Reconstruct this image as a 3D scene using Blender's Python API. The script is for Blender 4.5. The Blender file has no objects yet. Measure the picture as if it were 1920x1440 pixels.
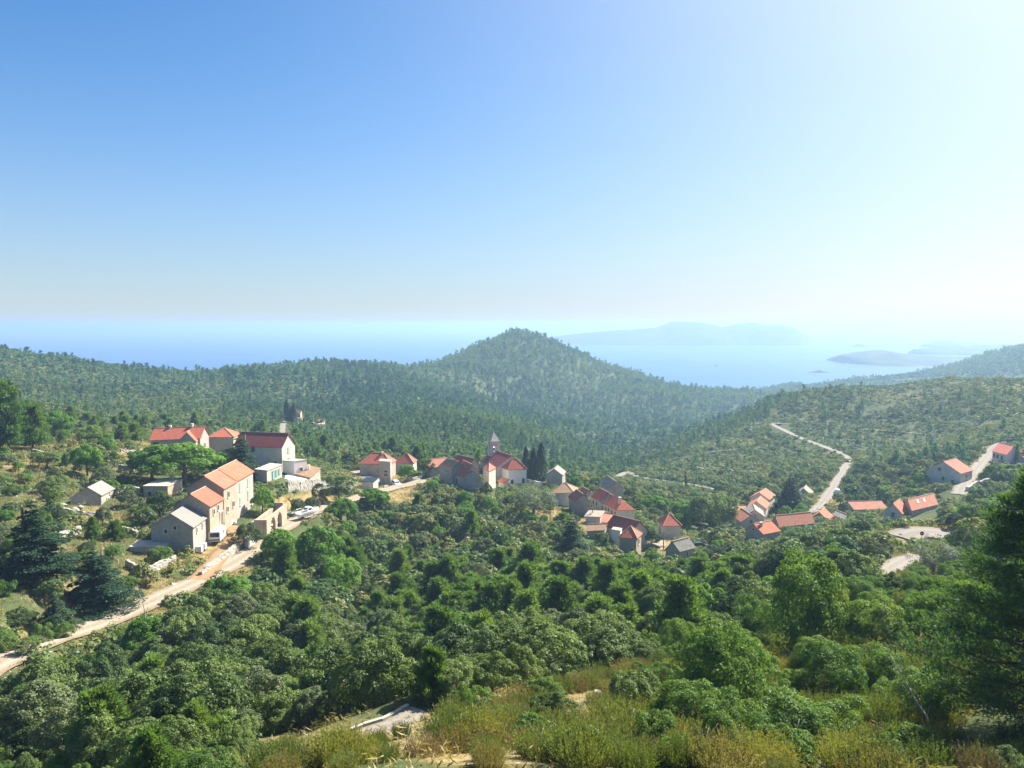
import bpy, math, random
import numpy as np
from mathutils import Vector, Matrix

R = math.radians
SC = bpy.context.scene
COL = SC.collection
rng = np.random.default_rng(7)
random.seed(7)

# ------------------------------------------------------------------ camera
HC = 125.0                 # eye above the sea, metres
PITCH = R(4.460)
FPX = 1442.0               # focal length in pixels of the 1920 px wide photograph
cam_d = bpy.data.cameras.new('camera')
cam = bpy.data.objects.new('camera', cam_d)
COL.objects.link(cam)
cam.location = (0, 0, HC)
cam.rotation_euler = (R(90) - PITCH, 0, 0)
cam_d.sensor_width = 36.0
cam_d.lens = FPX / 1920 * 36.0
cam_d.clip_start = 0.3
cam_d.clip_end = 30000
SC.camera = cam

# ------------------------------------------------------------------ sky, sun, exposure
SUN_AZ, SUN_EL = R(50), R(43)       # azimuth measured from the view direction towards the right
world = bpy.data.worlds.new('World')
SC.world = world
world.use_nodes = True
wn = world.node_tree.nodes
wl = world.node_tree.links
bg = wn['Background']
sky = wn.new('ShaderNodeTexSky')
sky.sky_type = 'NISHITA'
sky.sun_disc = False
sky.sun_elevation = SUN_EL
sky.sun_rotation = SUN_AZ
sky.altitude = 300
sky.air_density = 1.0
sky.dust_density = 0.3
sky.ozone_density = 1.5
# the clear sky, with pale sea haze low down and round the sun
tint = wn.new('ShaderNodeMix')
tint.data_type = 'RGBA'
tint.blend_type = 'MULTIPLY'
tint.inputs[0].default_value = 1.0
tint.inputs[7].default_value = (0.14, 0.55, 0.87, 1)
wl.new(sky.outputs[0], tint.inputs[6])
geo = wn.new('ShaderNodeTexCoord')
nrmz = wn.new('ShaderNodeVectorMath')
nrmz.operation = 'NORMALIZE'
wl.new(geo.outputs['Generated'], nrmz.inputs[0])
sep = wn.new('ShaderNodeSeparateXYZ')
wl.new(nrmz.outputs[0], sep.inputs[0])

def wmath(op, a, b=None, clamp=False):
    n = wn.new('ShaderNodeMath')
    n.operation = op
    n.use_clamp = clamp
    for k, v in enumerate((a, b)):
        if v is None:
            continue
        if hasattr(v, 'is_output'):
            wl.new(v, n.inputs[k])
        else:
            n.inputs[k].default_value = v
    return n.outputs[0]

low = wmath('POWER', wmath('SUBTRACT', 1.0, wmath('MAXIMUM', sep.outputs[2], 0.0)), 5.5)
dt = wn.new('ShaderNodeVectorMath')
dt.operation = 'DOT_PRODUCT'
wl.new(nrmz.outputs[0], dt.inputs[0])
dt.inputs[1].default_value = (math.sin(SUN_AZ) * math.cos(SUN_EL), math.cos(SUN_AZ) * math.cos(SUN_EL), math.sin(SUN_EL))
near = wmath('POWER', wmath('MAXIMUM', dt.outputs['Value'], 0.0), 3.6)
fac = wmath('ADD', wmath('MULTIPLY', low, 0.92), wmath('MULTIPLY', near, 0.80), clamp=True)
lev = wmath('ADD', wmath('MULTIPLY', near, 5.0), 3.7)
pale = wn.new('ShaderNodeMix')
pale.data_type = 'RGBA'
pale.blend_type = 'MULTIPLY'
pale.inputs[0].default_value = 1.0
pale.inputs[6].default_value = (0.985, 0.99, 0.99, 1)
cmb = wn.new('ShaderNodeCombineXYZ')
for k in range(3):
    wl.new(lev, cmb.inputs[k])
wl.new(cmb.outputs[0], pale.inputs[7])
skymix = wn.new('ShaderNodeMix')
skymix.data_type = 'RGBA'
wl.new(fac, skymix.inputs[0])
wl.new(tint.outputs[2], skymix.inputs[6])
wl.new(pale.outputs[2], skymix.inputs[7])
wl.new(skymix.outputs[2], bg.inputs[0])
bg.inputs[1].default_value = 0.072
sun_d = bpy.data.lights.new('sun', 'SUN')
sun_d.energy = 5.0
sun_d.angle = R(0.5)
sun_d.color = (1.0, 0.93, 0.80)
sun = bpy.data.objects.new('sun', sun_d)
COL.objects.link(sun)
SUNV = Vector((math.sin(SUN_AZ) * math.cos(SUN_EL), math.cos(SUN_AZ) * math.cos(SUN_EL), math.sin(SUN_EL)))
sun.rotation_euler = SUNV.to_track_quat('Z', 'Y').to_euler()
sun.location = (0, 0, 900)
SC.view_settings.view_transform = 'Standard'
SC.view_settings.look = 'None'
SC.view_settings.exposure = 1.43
SC.view_settings.gamma = 1.0
SC.render.engine = 'CYCLES'
cy = SC.cycles
cy.max_bounces = 6
cy.diffuse_bounces = 2
cy.glossy_bounces = 2
cy.transmission_bounces = 3
cy.volume_bounces = 0
cy.transparent_max_bounces = 4
cy.caustics_reflective = False
cy.caustics_refractive = False
cy.use_denoising = True
try:
    cy.denoiser = 'OPENIMAGEDENOISE'
    cy.denoising_input_passes = 'RGB_ALBEDO_NORMAL'
except Exception:
    pass

# ------------------------------------------------------------------ pixel helpers (photograph pixels, 1920 wide)
CP, SP = math.cos(PITCH), math.sin(PITCH)

def ray(px, py):
    x = (px - 960) / FPX
    v = (720 - py) / FPX
    return x, CP + v * SP, -SP + v * CP

def at_depth(px, py, Y):
    dx, dy, dz = ray(px, py)
    t = Y / dy
    return np.array([dx * t, Y, HC + dz * t])

def at_height(px, py, z):
    dx, dy, dz = ray(px, py)
    t = (z - HC) / dz
    return np.array([dx * t, dy * t, z])

def project(x, y, z):
    zz = z - HC
    d = y * CP - zz * SP
    v = y * SP + zz * CP
    return 960 + FPX * x / d, 720 - FPX * v / d

# ------------------------------------------------------------------ terrain height
CTRL = """0,1440,48 300,1440,42 640,1400,36 800,1345,38 960,1440,22 1300,1440,22 1600,1440,24 1900,1440,26
990,1305,46 1300,1255,48 1100,1360,32 1400,1360,32 1650,1330,36 1900,1300,36 1600,1185,60 1690,1135,70 1850,1150,62
1690,1055,114 1740,1003,136 1800,983,142 1660,1010,136 1600,1040,122 1450,1110,100 1330,1190,78
700,1300,68 700,1225,97 700,1130,130 700,1050,165 700,985,192 700,930,207 770,910,225
362,1037,135 490,1010,150 300,1125,112 100,1205,93 450,1200,98 450,1310,70 200,1340,68
1000,1205,92 1000,1100,130 1000,1000,180 900,965,200 1180,1042,168 1180,1100,128 1255,1008,188 1270,1052,163 1430,1015,196
1490,990,205 1400,980,222 1160,975,203 950,908,238 850,905,225 1040,907,240 722,908,232 530,900,190 335,860,215 420,860,224
178,955,155 300,940,163 100,835,205 0,865,178 60,1105,100 0,1185,88 0,1000,130 230,1060,125 -120,1000,130 -120,1200,88 -120,1440,48
0,770,330 200,780,380 400,780,420 550,790,430 700,800,430 900,800,450 700,850,330 1000,860,400 1100,860,430 1200,850,500
1240,812,620 1000,790,600 850,750,700 600,740,600 300,730,550 0,712,480 150,700,560
0,653,620 150,673,660 330,700,740 560,690,850 700,692,900 800,691,980 880,657,1060 965,626,1100 1020,635,1110 1100,668,1110 1200,707,1080
1300,728,1060 1400,737,1040 965,700,930 1100,740,900 1250,770,850 1380,772,900 1450,748,980 -150,640,600 -150,760,330 -150,865,180
1600,724,520 1480,742,540 1750,720,500 1920,718,470 1450,800,440 1300,846,400 1190,889,360 1250,909,325 1340,919,300 1575,866,330
1535,956,235 1545,841,370 1620,807,400 1740,816,370 1750,770,420 1600,770,450 1840,871,270 1800,931,220 1920,800,330 1770,906,240
1690,992,195 1890,876,265 1920,905,228 1920,1000,140 2060,718,470 2060,800,330 2060,905,228 2060,1000,140 2060,1300,36 2060,1440,26
1920,655,1300 1860,665,1300 1780,692,1300 1700,704,1310 1600,713,1330 1500,723,1360 1440,729,1390 2060,640,1300"""
HID = [(0, 900, 40), (330, 1000, 20), (560, 1150, 2), (800, 1300, 2), (965, 1280, 35), (965, 1500, -12), (1200, 1300, -8), (1330, 1200, -8),
       (0, 1300, -12), (330, 1250, -12), (560, 1300, -14), (-150, 900, 40), (-150, 1350, -12),
       (1480, 650, 22), (1600, 700, 22), (1750, 650, 38), (1920, 620, 42), (2060, 620, 45),
       (1440, 1500, -8), (1600, 1560, -10), (1780, 1650, -12), (1920, 1800, -12), (2060, 1900, -12), (1400, 1300, -6), (1750, 900, 14), (1920, 880, 18), (1600, 950, 8), (1500, 1000, 4)]
for _p in range(-300, 2300, 260):
    HID.append((_p, 2200, -18))
    HID.append((_p, 13, HC - 8.2))
    HID.append((_p, 7, HC - 4.6))
    HID.append((_p, 4, HC - 2.6))
_pts = []
for tok in CTRL.split():
    a, b, c = map(float, tok.split(','))
    p = at_depth(a, b, c)
    _pts.append(p)
for a, c, z in HID:
    _pts.append(np.array([(a - 960) / FPX * c, c, z]))
_pts = np.array(_pts)

def _uv(x, y):
    return np.stack([np.arctan2(x, y) * 2.5, np.log(np.maximum(np.hypot(x, y), 1.0))], -1)

_PU = _uv(_pts[:, 0], _pts[:, 1])

def _phi(r2):
    return 0.5 * r2 * np.log(r2 + 1e-12)

_n = len(_PU)
_d2 = ((_PU[:, None] - _PU[None]) ** 2).sum(-1)
_A = np.zeros((_n + 3, _n + 3))
_A[:_n, :_n] = _phi(_d2) + np.eye(_n) * 0.0008
_A[:_n, _n] = 1
_A[:_n, _n + 1:] = _PU
_A[_n, :_n] = 1
_A[_n + 1:, :_n] = _PU.T
_W = np.linalg.solve(_A, np.concatenate([_pts[:, 2], np.zeros(3)]))

def tps(x, y):
    x = np.asarray(x, float)
    y = np.asarray(y, float)
    q = _uv(x, y).reshape(-1, 2)
    out = np.empty(len(q))
    for i in range(0, len(q), 20000):
        s = q[i:i + 20000]
        d2 = ((s[:, None] - _PU[None]) ** 2).sum(-1)
        out[i:i + 20000] = _phi(d2) @ _W[:_n] + _W[_n] + s @ _W[_n + 1:]
    return out.reshape(x.shape)

# value noise for bumps
_NG = rng.random((256, 256))

def vnoise(x, y):
    x = np.asarray(x, float)
    y = np.asarray(y, float)
    xi = np.floor(x).astype(int)
    yi = np.floor(y).astype(int)
    fx = x - xi
    fy = y - yi
    fx = fx * fx * (3 - 2 * fx)
    fy = fy * fy * (3 - 2 * fy)
    g = lambda i, j: _NG[i % 256, j % 256]
    return (g(xi, yi) * (1 - fx) + g(xi + 1, yi) * fx) * (1 - fy) + (g(xi, yi + 1) * (1 - fx) + g(xi + 1, yi + 1) * fx) * fy - 0.5

def bumps(x, y):
    d = np.hypot(x, y)
    far = np.clip((d - 260) / 300, 0, 1)
    near = vnoise(x / 9, y / 9) * 0.9 + vnoise(x / 3.1, y / 3.1) * 0.35
    big = vnoise(x / 60, y / 60) * 7 + vnoise(x / 22, y / 22) * 3
    return near * (1 - 0.6 * far) * np.clip(d / 30, 0.15, 1) + big * far

def hit_base(px, py, f=None):
    f = f or tps
    dx, dy, dz = ray(px, py)
    Y = np.exp(np.linspace(math.log(8), math.log(2300), 900))
    t = Y / dy
    X = dx * t
    Z = HC + dz * t
    g = Z - f(X, Y)
    k = np.argmax(g < 0)
    if g[k] >= 0:
        k = len(Y) - 1
    lo, hi = Y[max(k - 1, 0)], Y[k]
    for _ in range(18):
        m = 0.5 * (lo + hi)
        tt = m / dy
        if HC + dz * tt - float(f(np.array([dx * tt]), np.array([m]))[0]) < 0:
            hi = m
        else:
            lo = m
    tt = hi / dy
    return np.array([dx * tt, hi, HC + dz * tt])

# ------------------------------------------------------------------ roads (pixels on the ground -> polylines)
ROADS = [
    # name, width, material, pixels, kind of lane
    ('dirt_road', 5.4, 'gravel', [(-60, 1275), (0, 1238), (100, 1205), (200, 1165), (300, 1122), (400, 1075), (455, 1047), (495, 1010), (528, 990), (570, 968), (620, 948), (680, 930), (740, 916), (775, 907), (792, 900)]),
    ('driveway', 3.6, 'soil', [(362, 1096), (392, 1068), (420, 1035), (445, 1008), (440, 992), (428, 986)]),
    ('lane', 4.2, 'gravel', [(742, 916), (712, 905), (690, 897), (668, 884)]),
    ('asphalt_road', 3.3, 'pale_road', [(1158, 893), (1178, 886), (1196, 894), (1230, 900), (1290, 908), (1338, 917)]),
    ('hillside_road', 3.5, 'pale_road', [(1478, 793), (1450, 796), (1468, 806), (1500, 821), (1548, 839), (1576, 850), (1594, 862)]),
    ('village_road', 3.7, 'pale_road', [(1592, 868), (1582, 880), (1568, 905), (1548, 935), (1526, 962)]),
    ('footpath', 1.8, 'pale_road', [(1620, 805), (1665, 808), (1735, 813)]),
    ('upper_road', 4.2, 'pale_road', [(1905, 826), (1866, 838), (1845, 862), (1826, 885), (1808, 908), (1797, 928)]),
    ('turnout', 8.0, 'pale_road', [(1690, 1010), (1735, 1003), (1785, 1000)]),
    ('gravel_road', 3.4, 'pale_road', [(1655, 1072), (1690, 1056), (1722, 1043)]),
    ('concrete_path', 1.6, 'concrete', [(625, 1398), (650, 1389), (690, 1374), (740, 1356), (788, 1340)]),
    ('cemetery_path', 3.2, 'pale_road', [(529, 822), (529, 808), (532, 790)]),
    ('yard', 6.0, 'gravel', [(1222, 1018), (1248, 1020)]),
    ('church_yard', 3.0, 'concrete', [(920, 908), (950, 909), (985, 908)]),
]

def smooth_line(P, step):
    P = np.array(P, float)
    # Catmull-Rom, then even spacing
    Q = np.vstack([2 * P[0] - P[1], P, 2 * P[-1] - P[-2]])
    out = []
    for i in range(1, len(Q) - 2):
        p0, p1, p2, p3 = Q[i - 1], Q[i], Q[i + 1], Q[i + 2]
        for t in np.linspace(0, 1, 14, endpoint=False):
            out.append(0.5 * ((2 * p1) + (p2 - p0) * t + (2 * p0 - 5 * p1 + 4 * p2 - p3) * t * t + (3 * p1 - p0 - 3 * p2 + p3) * t ** 3))
    out.append(Q[-2])
    out = np.array(out)
    s = np.concatenate([[0], np.cumsum(np.hypot(*(np.diff(out[:, :2], axis=0)).T))])
    n = max(2, int(s[-1] / step) + 1)
    g = np.linspace(0, s[-1], n)
    return np.stack([np.interp(g, s, out[:, k]) for k in range(out.shape[1])], -1)

RL = []
for nm, w, m, pix in ROADS:
    L = smooth_line([hit_base(*p) for p in pix], 1.0)
    z = tps(L[:, 0], L[:, 1])
    k = 9
    zp = np.pad(z, k, mode='edge')
    z = np.convolve(zp, np.ones(2 * k + 1) / (2 * k + 1), 'valid')
    L[:, 2] = z
    RL.append((nm, w, m, L))
_RP = np.concatenate([L for _, _, _, L in RL])
_RWD = np.concatenate([np.full(len(L), w) for _, w, _, L in RL])
PADS = []          # (x, y, radius, z) level ground under houses

def road_dist(x, y):
    """distance to the nearest road edge (negative on the road) and that road's height"""
    x = np.asarray(x, float).ravel()
    y = np.asarray(y, float).ravel()
    d = np.empty(len(x))
    z = np.empty(len(x))
    for i in range(0, len(x), 8000):
        dd = np.hypot(x[i:i + 8000, None] - _RP[None, :, 0], y[i:i + 8000, None] - _RP[None, :, 1]) - _RWD[None] / 2
        k = dd.argmin(1)
        d[i:i + 8000] = dd[np.arange(len(k)), k]
        z[i:i + 8000] = _RP[k, 2]
    return d, z

def H(x, y):
    x = np.asarray(x, float)
    y = np.asarray(y, float)
    z = tps(x, y) + bumps(x, y)
    rr = np.hypot(x, y)
    z = np.where(rr < 22, np.minimum(z, HC - 1.8 - 0.54 * rr), z)
    d, rz = road_dist(x, y)
    d = d.reshape(x.shape)
    rz = rz.reshape(x.shape)
    w = np.clip(1 - (d - 0.5) / 3.5, 0, 1)
    w = w * w * (3 - 2 * w)
    return z * (1 - w) + (rz - 0.06) * w

def hit(px, py):
    p = hit_base(px, py)
    for _ in range(3):   # settle on the bumpy surface near there
        dx, dy, dz = ray(px, py)
        z = float(H(np.array([p[0]]), np.array([p[1]]))[0])
        t = (z - HC) / dz if abs(dz) > 1e-6 else p[1] / dy
        if 0.8 * p[1] < dy * t < 1.25 * p[1]:
            p = np.array([dx * t, dy * t, z])
    return p

# ------------------------------------------------------------------ mesh helpers
def mesh_obj(name, V, F, mats, parent=None, loc=None, midx=None, smooth=False, uv=None):
    me = bpy.data.meshes.new(name)
    V = np.asarray(V, dtype=np.float64).reshape(-1, 3)
    if isinstance(F, np.ndarray):
        k = F.shape[1]
        me.vertices.add(len(V))
        me.vertices.foreach_set('co', V.astype(np.float32).ravel())
        me.loops.add(F.size)
        me.loops.foreach_set('vertex_index', F.astype(np.int32).ravel())
        me.polygons.add(len(F))
        me.polygons.foreach_set('loop_start', np.arange(0, F.size, k, dtype=np.int32))
        me.polygons.foreach_set('loop_total', np.full(len(F), k, dtype=np.int32))
        me.update(calc_edges=True)
    else:
        me.from_pydata([tuple(v) for v in V], [], [tuple(f) for f in F])
        me.update()
    if not isinstance(mats, (list, tuple)):
        mats = [mats]
    for m in mats:
        me.materials.append(m)
    if midx is not None:
        me.polygons.foreach_set('material_index', np.asarray(midx, dtype=np.int32))
    if smooth:
        me.polygons.foreach_set('use_smooth', np.ones(len(me.polygons), dtype=bool))
    if uv is not None:
        l = me.uv_layers.new(name='UVMap')
        l.data.foreach_set('uv', np.asarray(uv, dtype=np.float32).ravel())
    o = bpy.data.objects.new(name, me)
    COL.objects.link(o)
    if parent is not None:
        o.parent = parent
    if loc is not None:
        o.location = loc
    return o

def face_attr(o, name, vals):
    a = o.data.attributes.new(name, 'FLOAT', 'FACE')
    a.data.foreach_set('value', np.asarray(vals, dtype=np.float32))

def vert_attr(o, name, vals):
    a = o.data.attributes.new(name, 'FLOAT', 'POINT')
    a.data.foreach_set('value', np.asarray(vals, dtype=np.float32))

def tag(o, label=None, cat=None, group=None, kind=None):
    if label:
        o['label'] = label
    if cat:
        o['category'] = cat
    if group:
        o['group'] = group
    if kind:
        o['kind'] = kind
    return o

def empty(name, loc, label, cat, group=None, rz=0.0):
    o = bpy.data.objects.new(name, None)
    COL.objects.link(o)
    o.location = loc
    o.rotation_euler = (0, 0, rz)
    o.empty_display_size = 0.3
    return tag(o, label, cat, group)

class MB:
    """collects simple solids into one mesh"""
    def __init__(s):
        s.v = []
        s.f = []

    def add(s, V, F):
        b = len(s.v)
        s.v += [tuple(map(float, p)) for p in V]
        s.f += [tuple(b + i for i in f) for f in F]
        return s

    def box(s, c, d, ex=(1, 0, 0), ey=(0, 1, 0), ez=(0, 0, 1)):
        c = np.array(c, float)
        ex, ey, ez = (np.array(e, float) for e in (ex, ey, ez))
        V = [c + ex * d[0] / 2 * i + ey * d[1] / 2 * j + ez * d[2] / 2 * k for k in (-1, 1) for j in (-1, 1) for i in (-1, 1)]
        return s.add(V, [(0, 2, 3, 1), (4, 5, 7, 6), (0, 1, 5, 4), (2, 6, 7, 3), (0, 4, 6, 2), (1, 3, 7, 5)])

    def tube(s, P, r, n=7, caps=True):
        P = [np.array(p, float) for p in P]
        r = list(r) if hasattr(r, '__len__') else [r] * len(P)
        b = len(s.v)
        for i, p in enumerate(P):
            t = P[min(i + 1, len(P) - 1)] - P[max(i - 1, 0)]
            t = t / (np.linalg.norm(t) + 1e-9)
            a = np.cross(t, (0, 0, 1) if abs(t[2]) < 0.9 else (1, 0, 0))
            a /= np.linalg.norm(a) + 1e-9
            c = np.cross(t, a)
            for k in range(n):
                q = p + (a * math.cos(2 * math.pi * k / n) + c * math.sin(2 * math.pi * k / n)) * r[i]
                s.v.append(tuple(q))
        for i in range(len(P) - 1):
            for k in range(n):
                k2 = (k + 1) % n
                s.f.append((b + i * n + k, b + i * n + k2, b + (i + 1) * n + k2, b + (i + 1) * n + k))
        if caps:
            s.f.append(tuple(b + k for k in reversed(range(n))))
            s.f.append(tuple(b + (len(P) - 1) * n + k for k in range(n)))
        return s

    def prism(s, poly, axis_from, axis_to):
        """poly: list of 3D points, extruded by the vector axis_to - axis_from"""
        d = np.array(axis_to, float) - np.array(axis_from, float)
        n = len(poly)
        V = [np.array(p, float) for p in poly] + [np.array(p, float) + d for p in poly]
        F = [tuple(range(n)), tuple(range(2 * n - 1, n - 1, -1))] + [(i, i + n, (i + 1) % n + n, (i + 1) % n) for i in range(n)]
        return s.add(V, F)

    def build(s, name, mat, parent=None, loc=None, smooth=False):
        return mesh_obj(name, s.v, s.f, mat, parent, loc, smooth=smooth)

# ------------------------------------------------------------------ materials
MATS = {}

def new_mat(name):
    m = bpy.data.materials.new(name)
    m.use_nodes = True
    nt = m.node_tree
    b = nt.nodes['Principled BSDF']
    MATS[name] = m
    return m, nt.nodes, nt.links, b

def ramp(N, stops):
    r = N.new('ShaderNodeValToRGB')
    e = r.color_ramp.elements
    e[0].position, e[0].color = stops[0][0], (*stops[0][1], 1)
    e[1].position, e[1].color = stops[-1][0], (*stops[-1][1], 1)
    for p, c in stops[1:-1]:
        k = e.new(p)
        k.color = (*c, 1)
    return r

def noise(N, L, coord, scale, detail=4, rough=0.6):
    n = N.new('ShaderNodeTexNoise')
    n.inputs['Scale'].default_value = scale
    n.inputs['Detail'].default_value = detail
    n.inputs['Roughness'].default_value = rough
    L.new(coord, n.inputs['Vector'])
    return n

def mixc(N, L, fac, a, b, mode='MIX'):
    m = N.new('ShaderNodeMix')
    m.data_type = 'RGBA'
    m.blend_type = mode
    for sock, v in ((m.inputs[0], fac), (m.inputs[6], a), (m.inputs[7], b)):
        if hasattr(v, 'is_output'):
            L.new(v, sock)
        elif isinstance(v, (int, float)):
            sock.default_value = v
        else:
            sock.default_value = (*v, 1)
    return m.outputs[2]

def plain(name, col, rough=0.7, metal=0.0, var=0.12, scale=1.5, spec=0.3):
    m, N, L, b = new_mat(name)
    tc = N.new('ShaderNodeTexCoord')
    n = noise(N, L, tc.outputs['Object'], scale)
    lo = tuple(c * (1 - var) for c in col)
    hi = tuple(min(1, c * (1 + var)) for c in col)
    r = ramp(N, [(0.3, lo), (0.7, hi)])
    L.new(n.outputs[0], r.inputs[0])
    L.new(r.outputs[0], b.inputs['Base Color'])
    b.inputs['Roughness'].default_value = rough
    b.inputs['Metallic'].default_value = metal
    b.inputs['Specular IOR Level'].default_value = spec
    return m

def stone(name, a, bcol, mortar, cells=2.6, stain=None, bump=0.35):
    """rubble masonry: irregular cells with pale joints and weather stains"""
    m, N, L, b = new_mat(name)
    tc = N.new('ShaderNodeTexCoord')
    mp = N.new('ShaderNodeMapping')
    mp.inputs['Scale'].default_value = (1, 1, 1.7)
    L.new(tc.outputs['Object'], mp.inputs[0])
    v = N.new('ShaderNodeTexVoronoi')
    v.inputs['Scale'].default_value = cells
    L.new(mp.outputs[0], v.inputs['Vector'])
    e = N.new('ShaderNodeTexVoronoi')
    e.feature = 'DISTANCE_TO_EDGE'
    e.inputs['Scale'].default_value = cells
    L.new(mp.outputs[0], e.inputs['Vector'])
    sep = N.new('ShaderNodeSeparateColor')
    L.new(v.outputs['Color'], sep.inputs[0])
    c1 = mixc(N, L, sep.outputs[0], a, bcol)
    er = ramp(N, [(0.0, (1, 1, 1)), (0.07, (0, 0, 0))])
    L.new(e.outputs['Distance'], er.inputs[0])
    c2 = mixc(N, L, er.outputs[0], c1, mortar)
    n = noise(N, L, tc.outputs['Object'], 0.55, 5)
    nr = ramp(N, [(0.42, (0, 0, 0)), (0.68, (1, 1, 1))])
    L.new(n.outputs[0], nr.inputs[0])
    st = stain or tuple(c * 0.62 for c in a)
    k = N.new('ShaderNodeMath')
    k.operation = 'MULTIPLY'
    k.inputs[1].default_value = 0.6
    L.new(nr.outputs[0], k.inputs[0])
    c3 = mixc(N, L, k.outputs[0], c2, st)
    L.new(c3, b.inputs['Base Color'])
    b.inputs['Roughness'].default_value = 0.9
    b.inputs['Specular IOR Level'].default_value = 0.2
    bp = N.new('ShaderNodeBump')
    bp.inputs['Strength'].default_value = bump
    bp.inputs['Distance'].default_value = 0.06
    L.new(e.outputs['Distance'], bp.inputs['Height'])
    L.new(bp.outputs[0], b.inputs['Normal'])
    return m

def tiles(name, a, bcol, dirt, dirt_amt=0.5, rough=0.8):
    """clay tile roof: courses along the slope, tile to tile variation, lichen"""
    m, N, L, b = new_mat(name)
    uv = N.new('ShaderNodeUVMap')
    br = N.new('ShaderNodeTexBrick')
    br.inputs['Scale'].default_value = 1.0
    br.inputs['Brick Width'].default_value = 0.32
    br.inputs['Row Height'].default_value = 0.42
    br.inputs['Mortar Size'].default_value = 0.02
    br.inputs['Color1'].default_value = (*a, 1)
    br.inputs['Color2'].default_value = (*bcol, 1)
    br.inputs['Mortar'].default_value = (*[c * 0.55 for c in a], 1)
    L.new(uv.outputs[0], br.inputs['Vector'])
    tc = N.new('ShaderNodeTexCoord')
    n = noise(N, L, tc.outputs['Object'], 0.9, 6, 0.7)
    nr = ramp(N, [(0.45, (0, 0, 0)), (0.7, (1, 1, 1))])
    L.new(n.outputs[0], nr.inputs[0])
    k = N.new('ShaderNodeMath')
    k.operation = 'MULTIPLY'
    k.inputs[1].default_value = dirt_amt
    L.new(nr.outputs[0], k.inputs[0])
    c = mixc(N, L, k.outputs[0], br.outputs['Color'], dirt)
    L.new(c, b.inputs['Base Color'])
    b.inputs['Roughness'].default_value = rough
    b.inputs['Specular IOR Level'].default_value = 0.25
    w = N.new('ShaderNodeTexWave')
    w.bands_direction = 'X'
    w.inputs['Scale'].default_value = 1.0
    w.inputs['Distortion'].default_value = 0.0
    L.new(uv.outputs[0], w.inputs['Vector'])
    bp = N.new('ShaderNodeBump')
    bp.inputs['Strength'].default_value = 0.5
    bp.inputs['Distance'].default_value = 0.05
    L.new(w.outputs[0], bp.inputs['Height'])
    L.new(bp.outputs[0], b.inputs['Normal'])
    return m

def ground_mat(name, stops, dry, patch=0.08, rock=True):
    m, N, L, b = new_mat(name)
    tc = N.new('ShaderNodeTexCoord')
    pos = tc.outputs['Object']
    n1 = noise(N, L, pos, patch, 5, 0.65)
    n2 = noise(N, L, pos, 0.9, 6, 0.7)
    n3 = noise(N, L, pos, 4.5, 4, 0.7)
    r1 = ramp(N, stops)
    L.new(n1.outputs[0], r1.inputs[0])
    r2 = ramp(N, dry)
    L.new(n2.outputs[0], r2.inputs[0])
    at = N.new('ShaderNodeAttribute')
    at.attribute_name = 'dry'
    c = mixc(N, L, at.outputs['Fac'], r1.outputs[0], r2.outputs[0])
    r3 = ramp(N, [(0.3, (0.55, 0.55, 0.55)), (0.7, (1.35, 1.35, 1.35))])
    L.new(n3.outputs[0], r3.inputs[0])
    c = mixc(N, L, 0.8, c, r3.outputs[0], 'MULTIPLY')
    if rock:
        v = N.new('ShaderNodeTexVoronoi')
        v.inputs['Scale'].default_value = 1.3
        L.new(pos, v.inputs['Vector'])
        n4 = noise(N, L, pos, 0.16, 3)
        k = N.new('ShaderNodeMath')
        k.operation = 'LESS_THAN'
        L.new(v.outputs['Distance'], k.inputs[0])
        rr = ramp(N, [(0.5, (0, 0, 0)), (0.8, (0.42, 0.42, 0.42))])
        L.new(n4.outputs[0], rr.inputs[0])
        L.new(rr.outputs[0], k.inputs[1])
        c = mixc(N, L, k.outputs[0], c, (0.42, 0.39, 0.34))
    L.new(c, b.inputs['Base Color'])
    b.inputs['Roughness'].default_value = 0.95
    b.inputs['Specular IOR Level'].default_value = 0.1
    bp = N.new('ShaderNodeBump')
    bp.inputs['Strength'].default_value = 0.7
    bp.inputs['Distance'].default_value = 0.25
    L.new(n2.outputs[0], bp.inputs['Height'])
    L.new(bp.outputs[0], b.inputs['Normal'])
    return m

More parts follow.
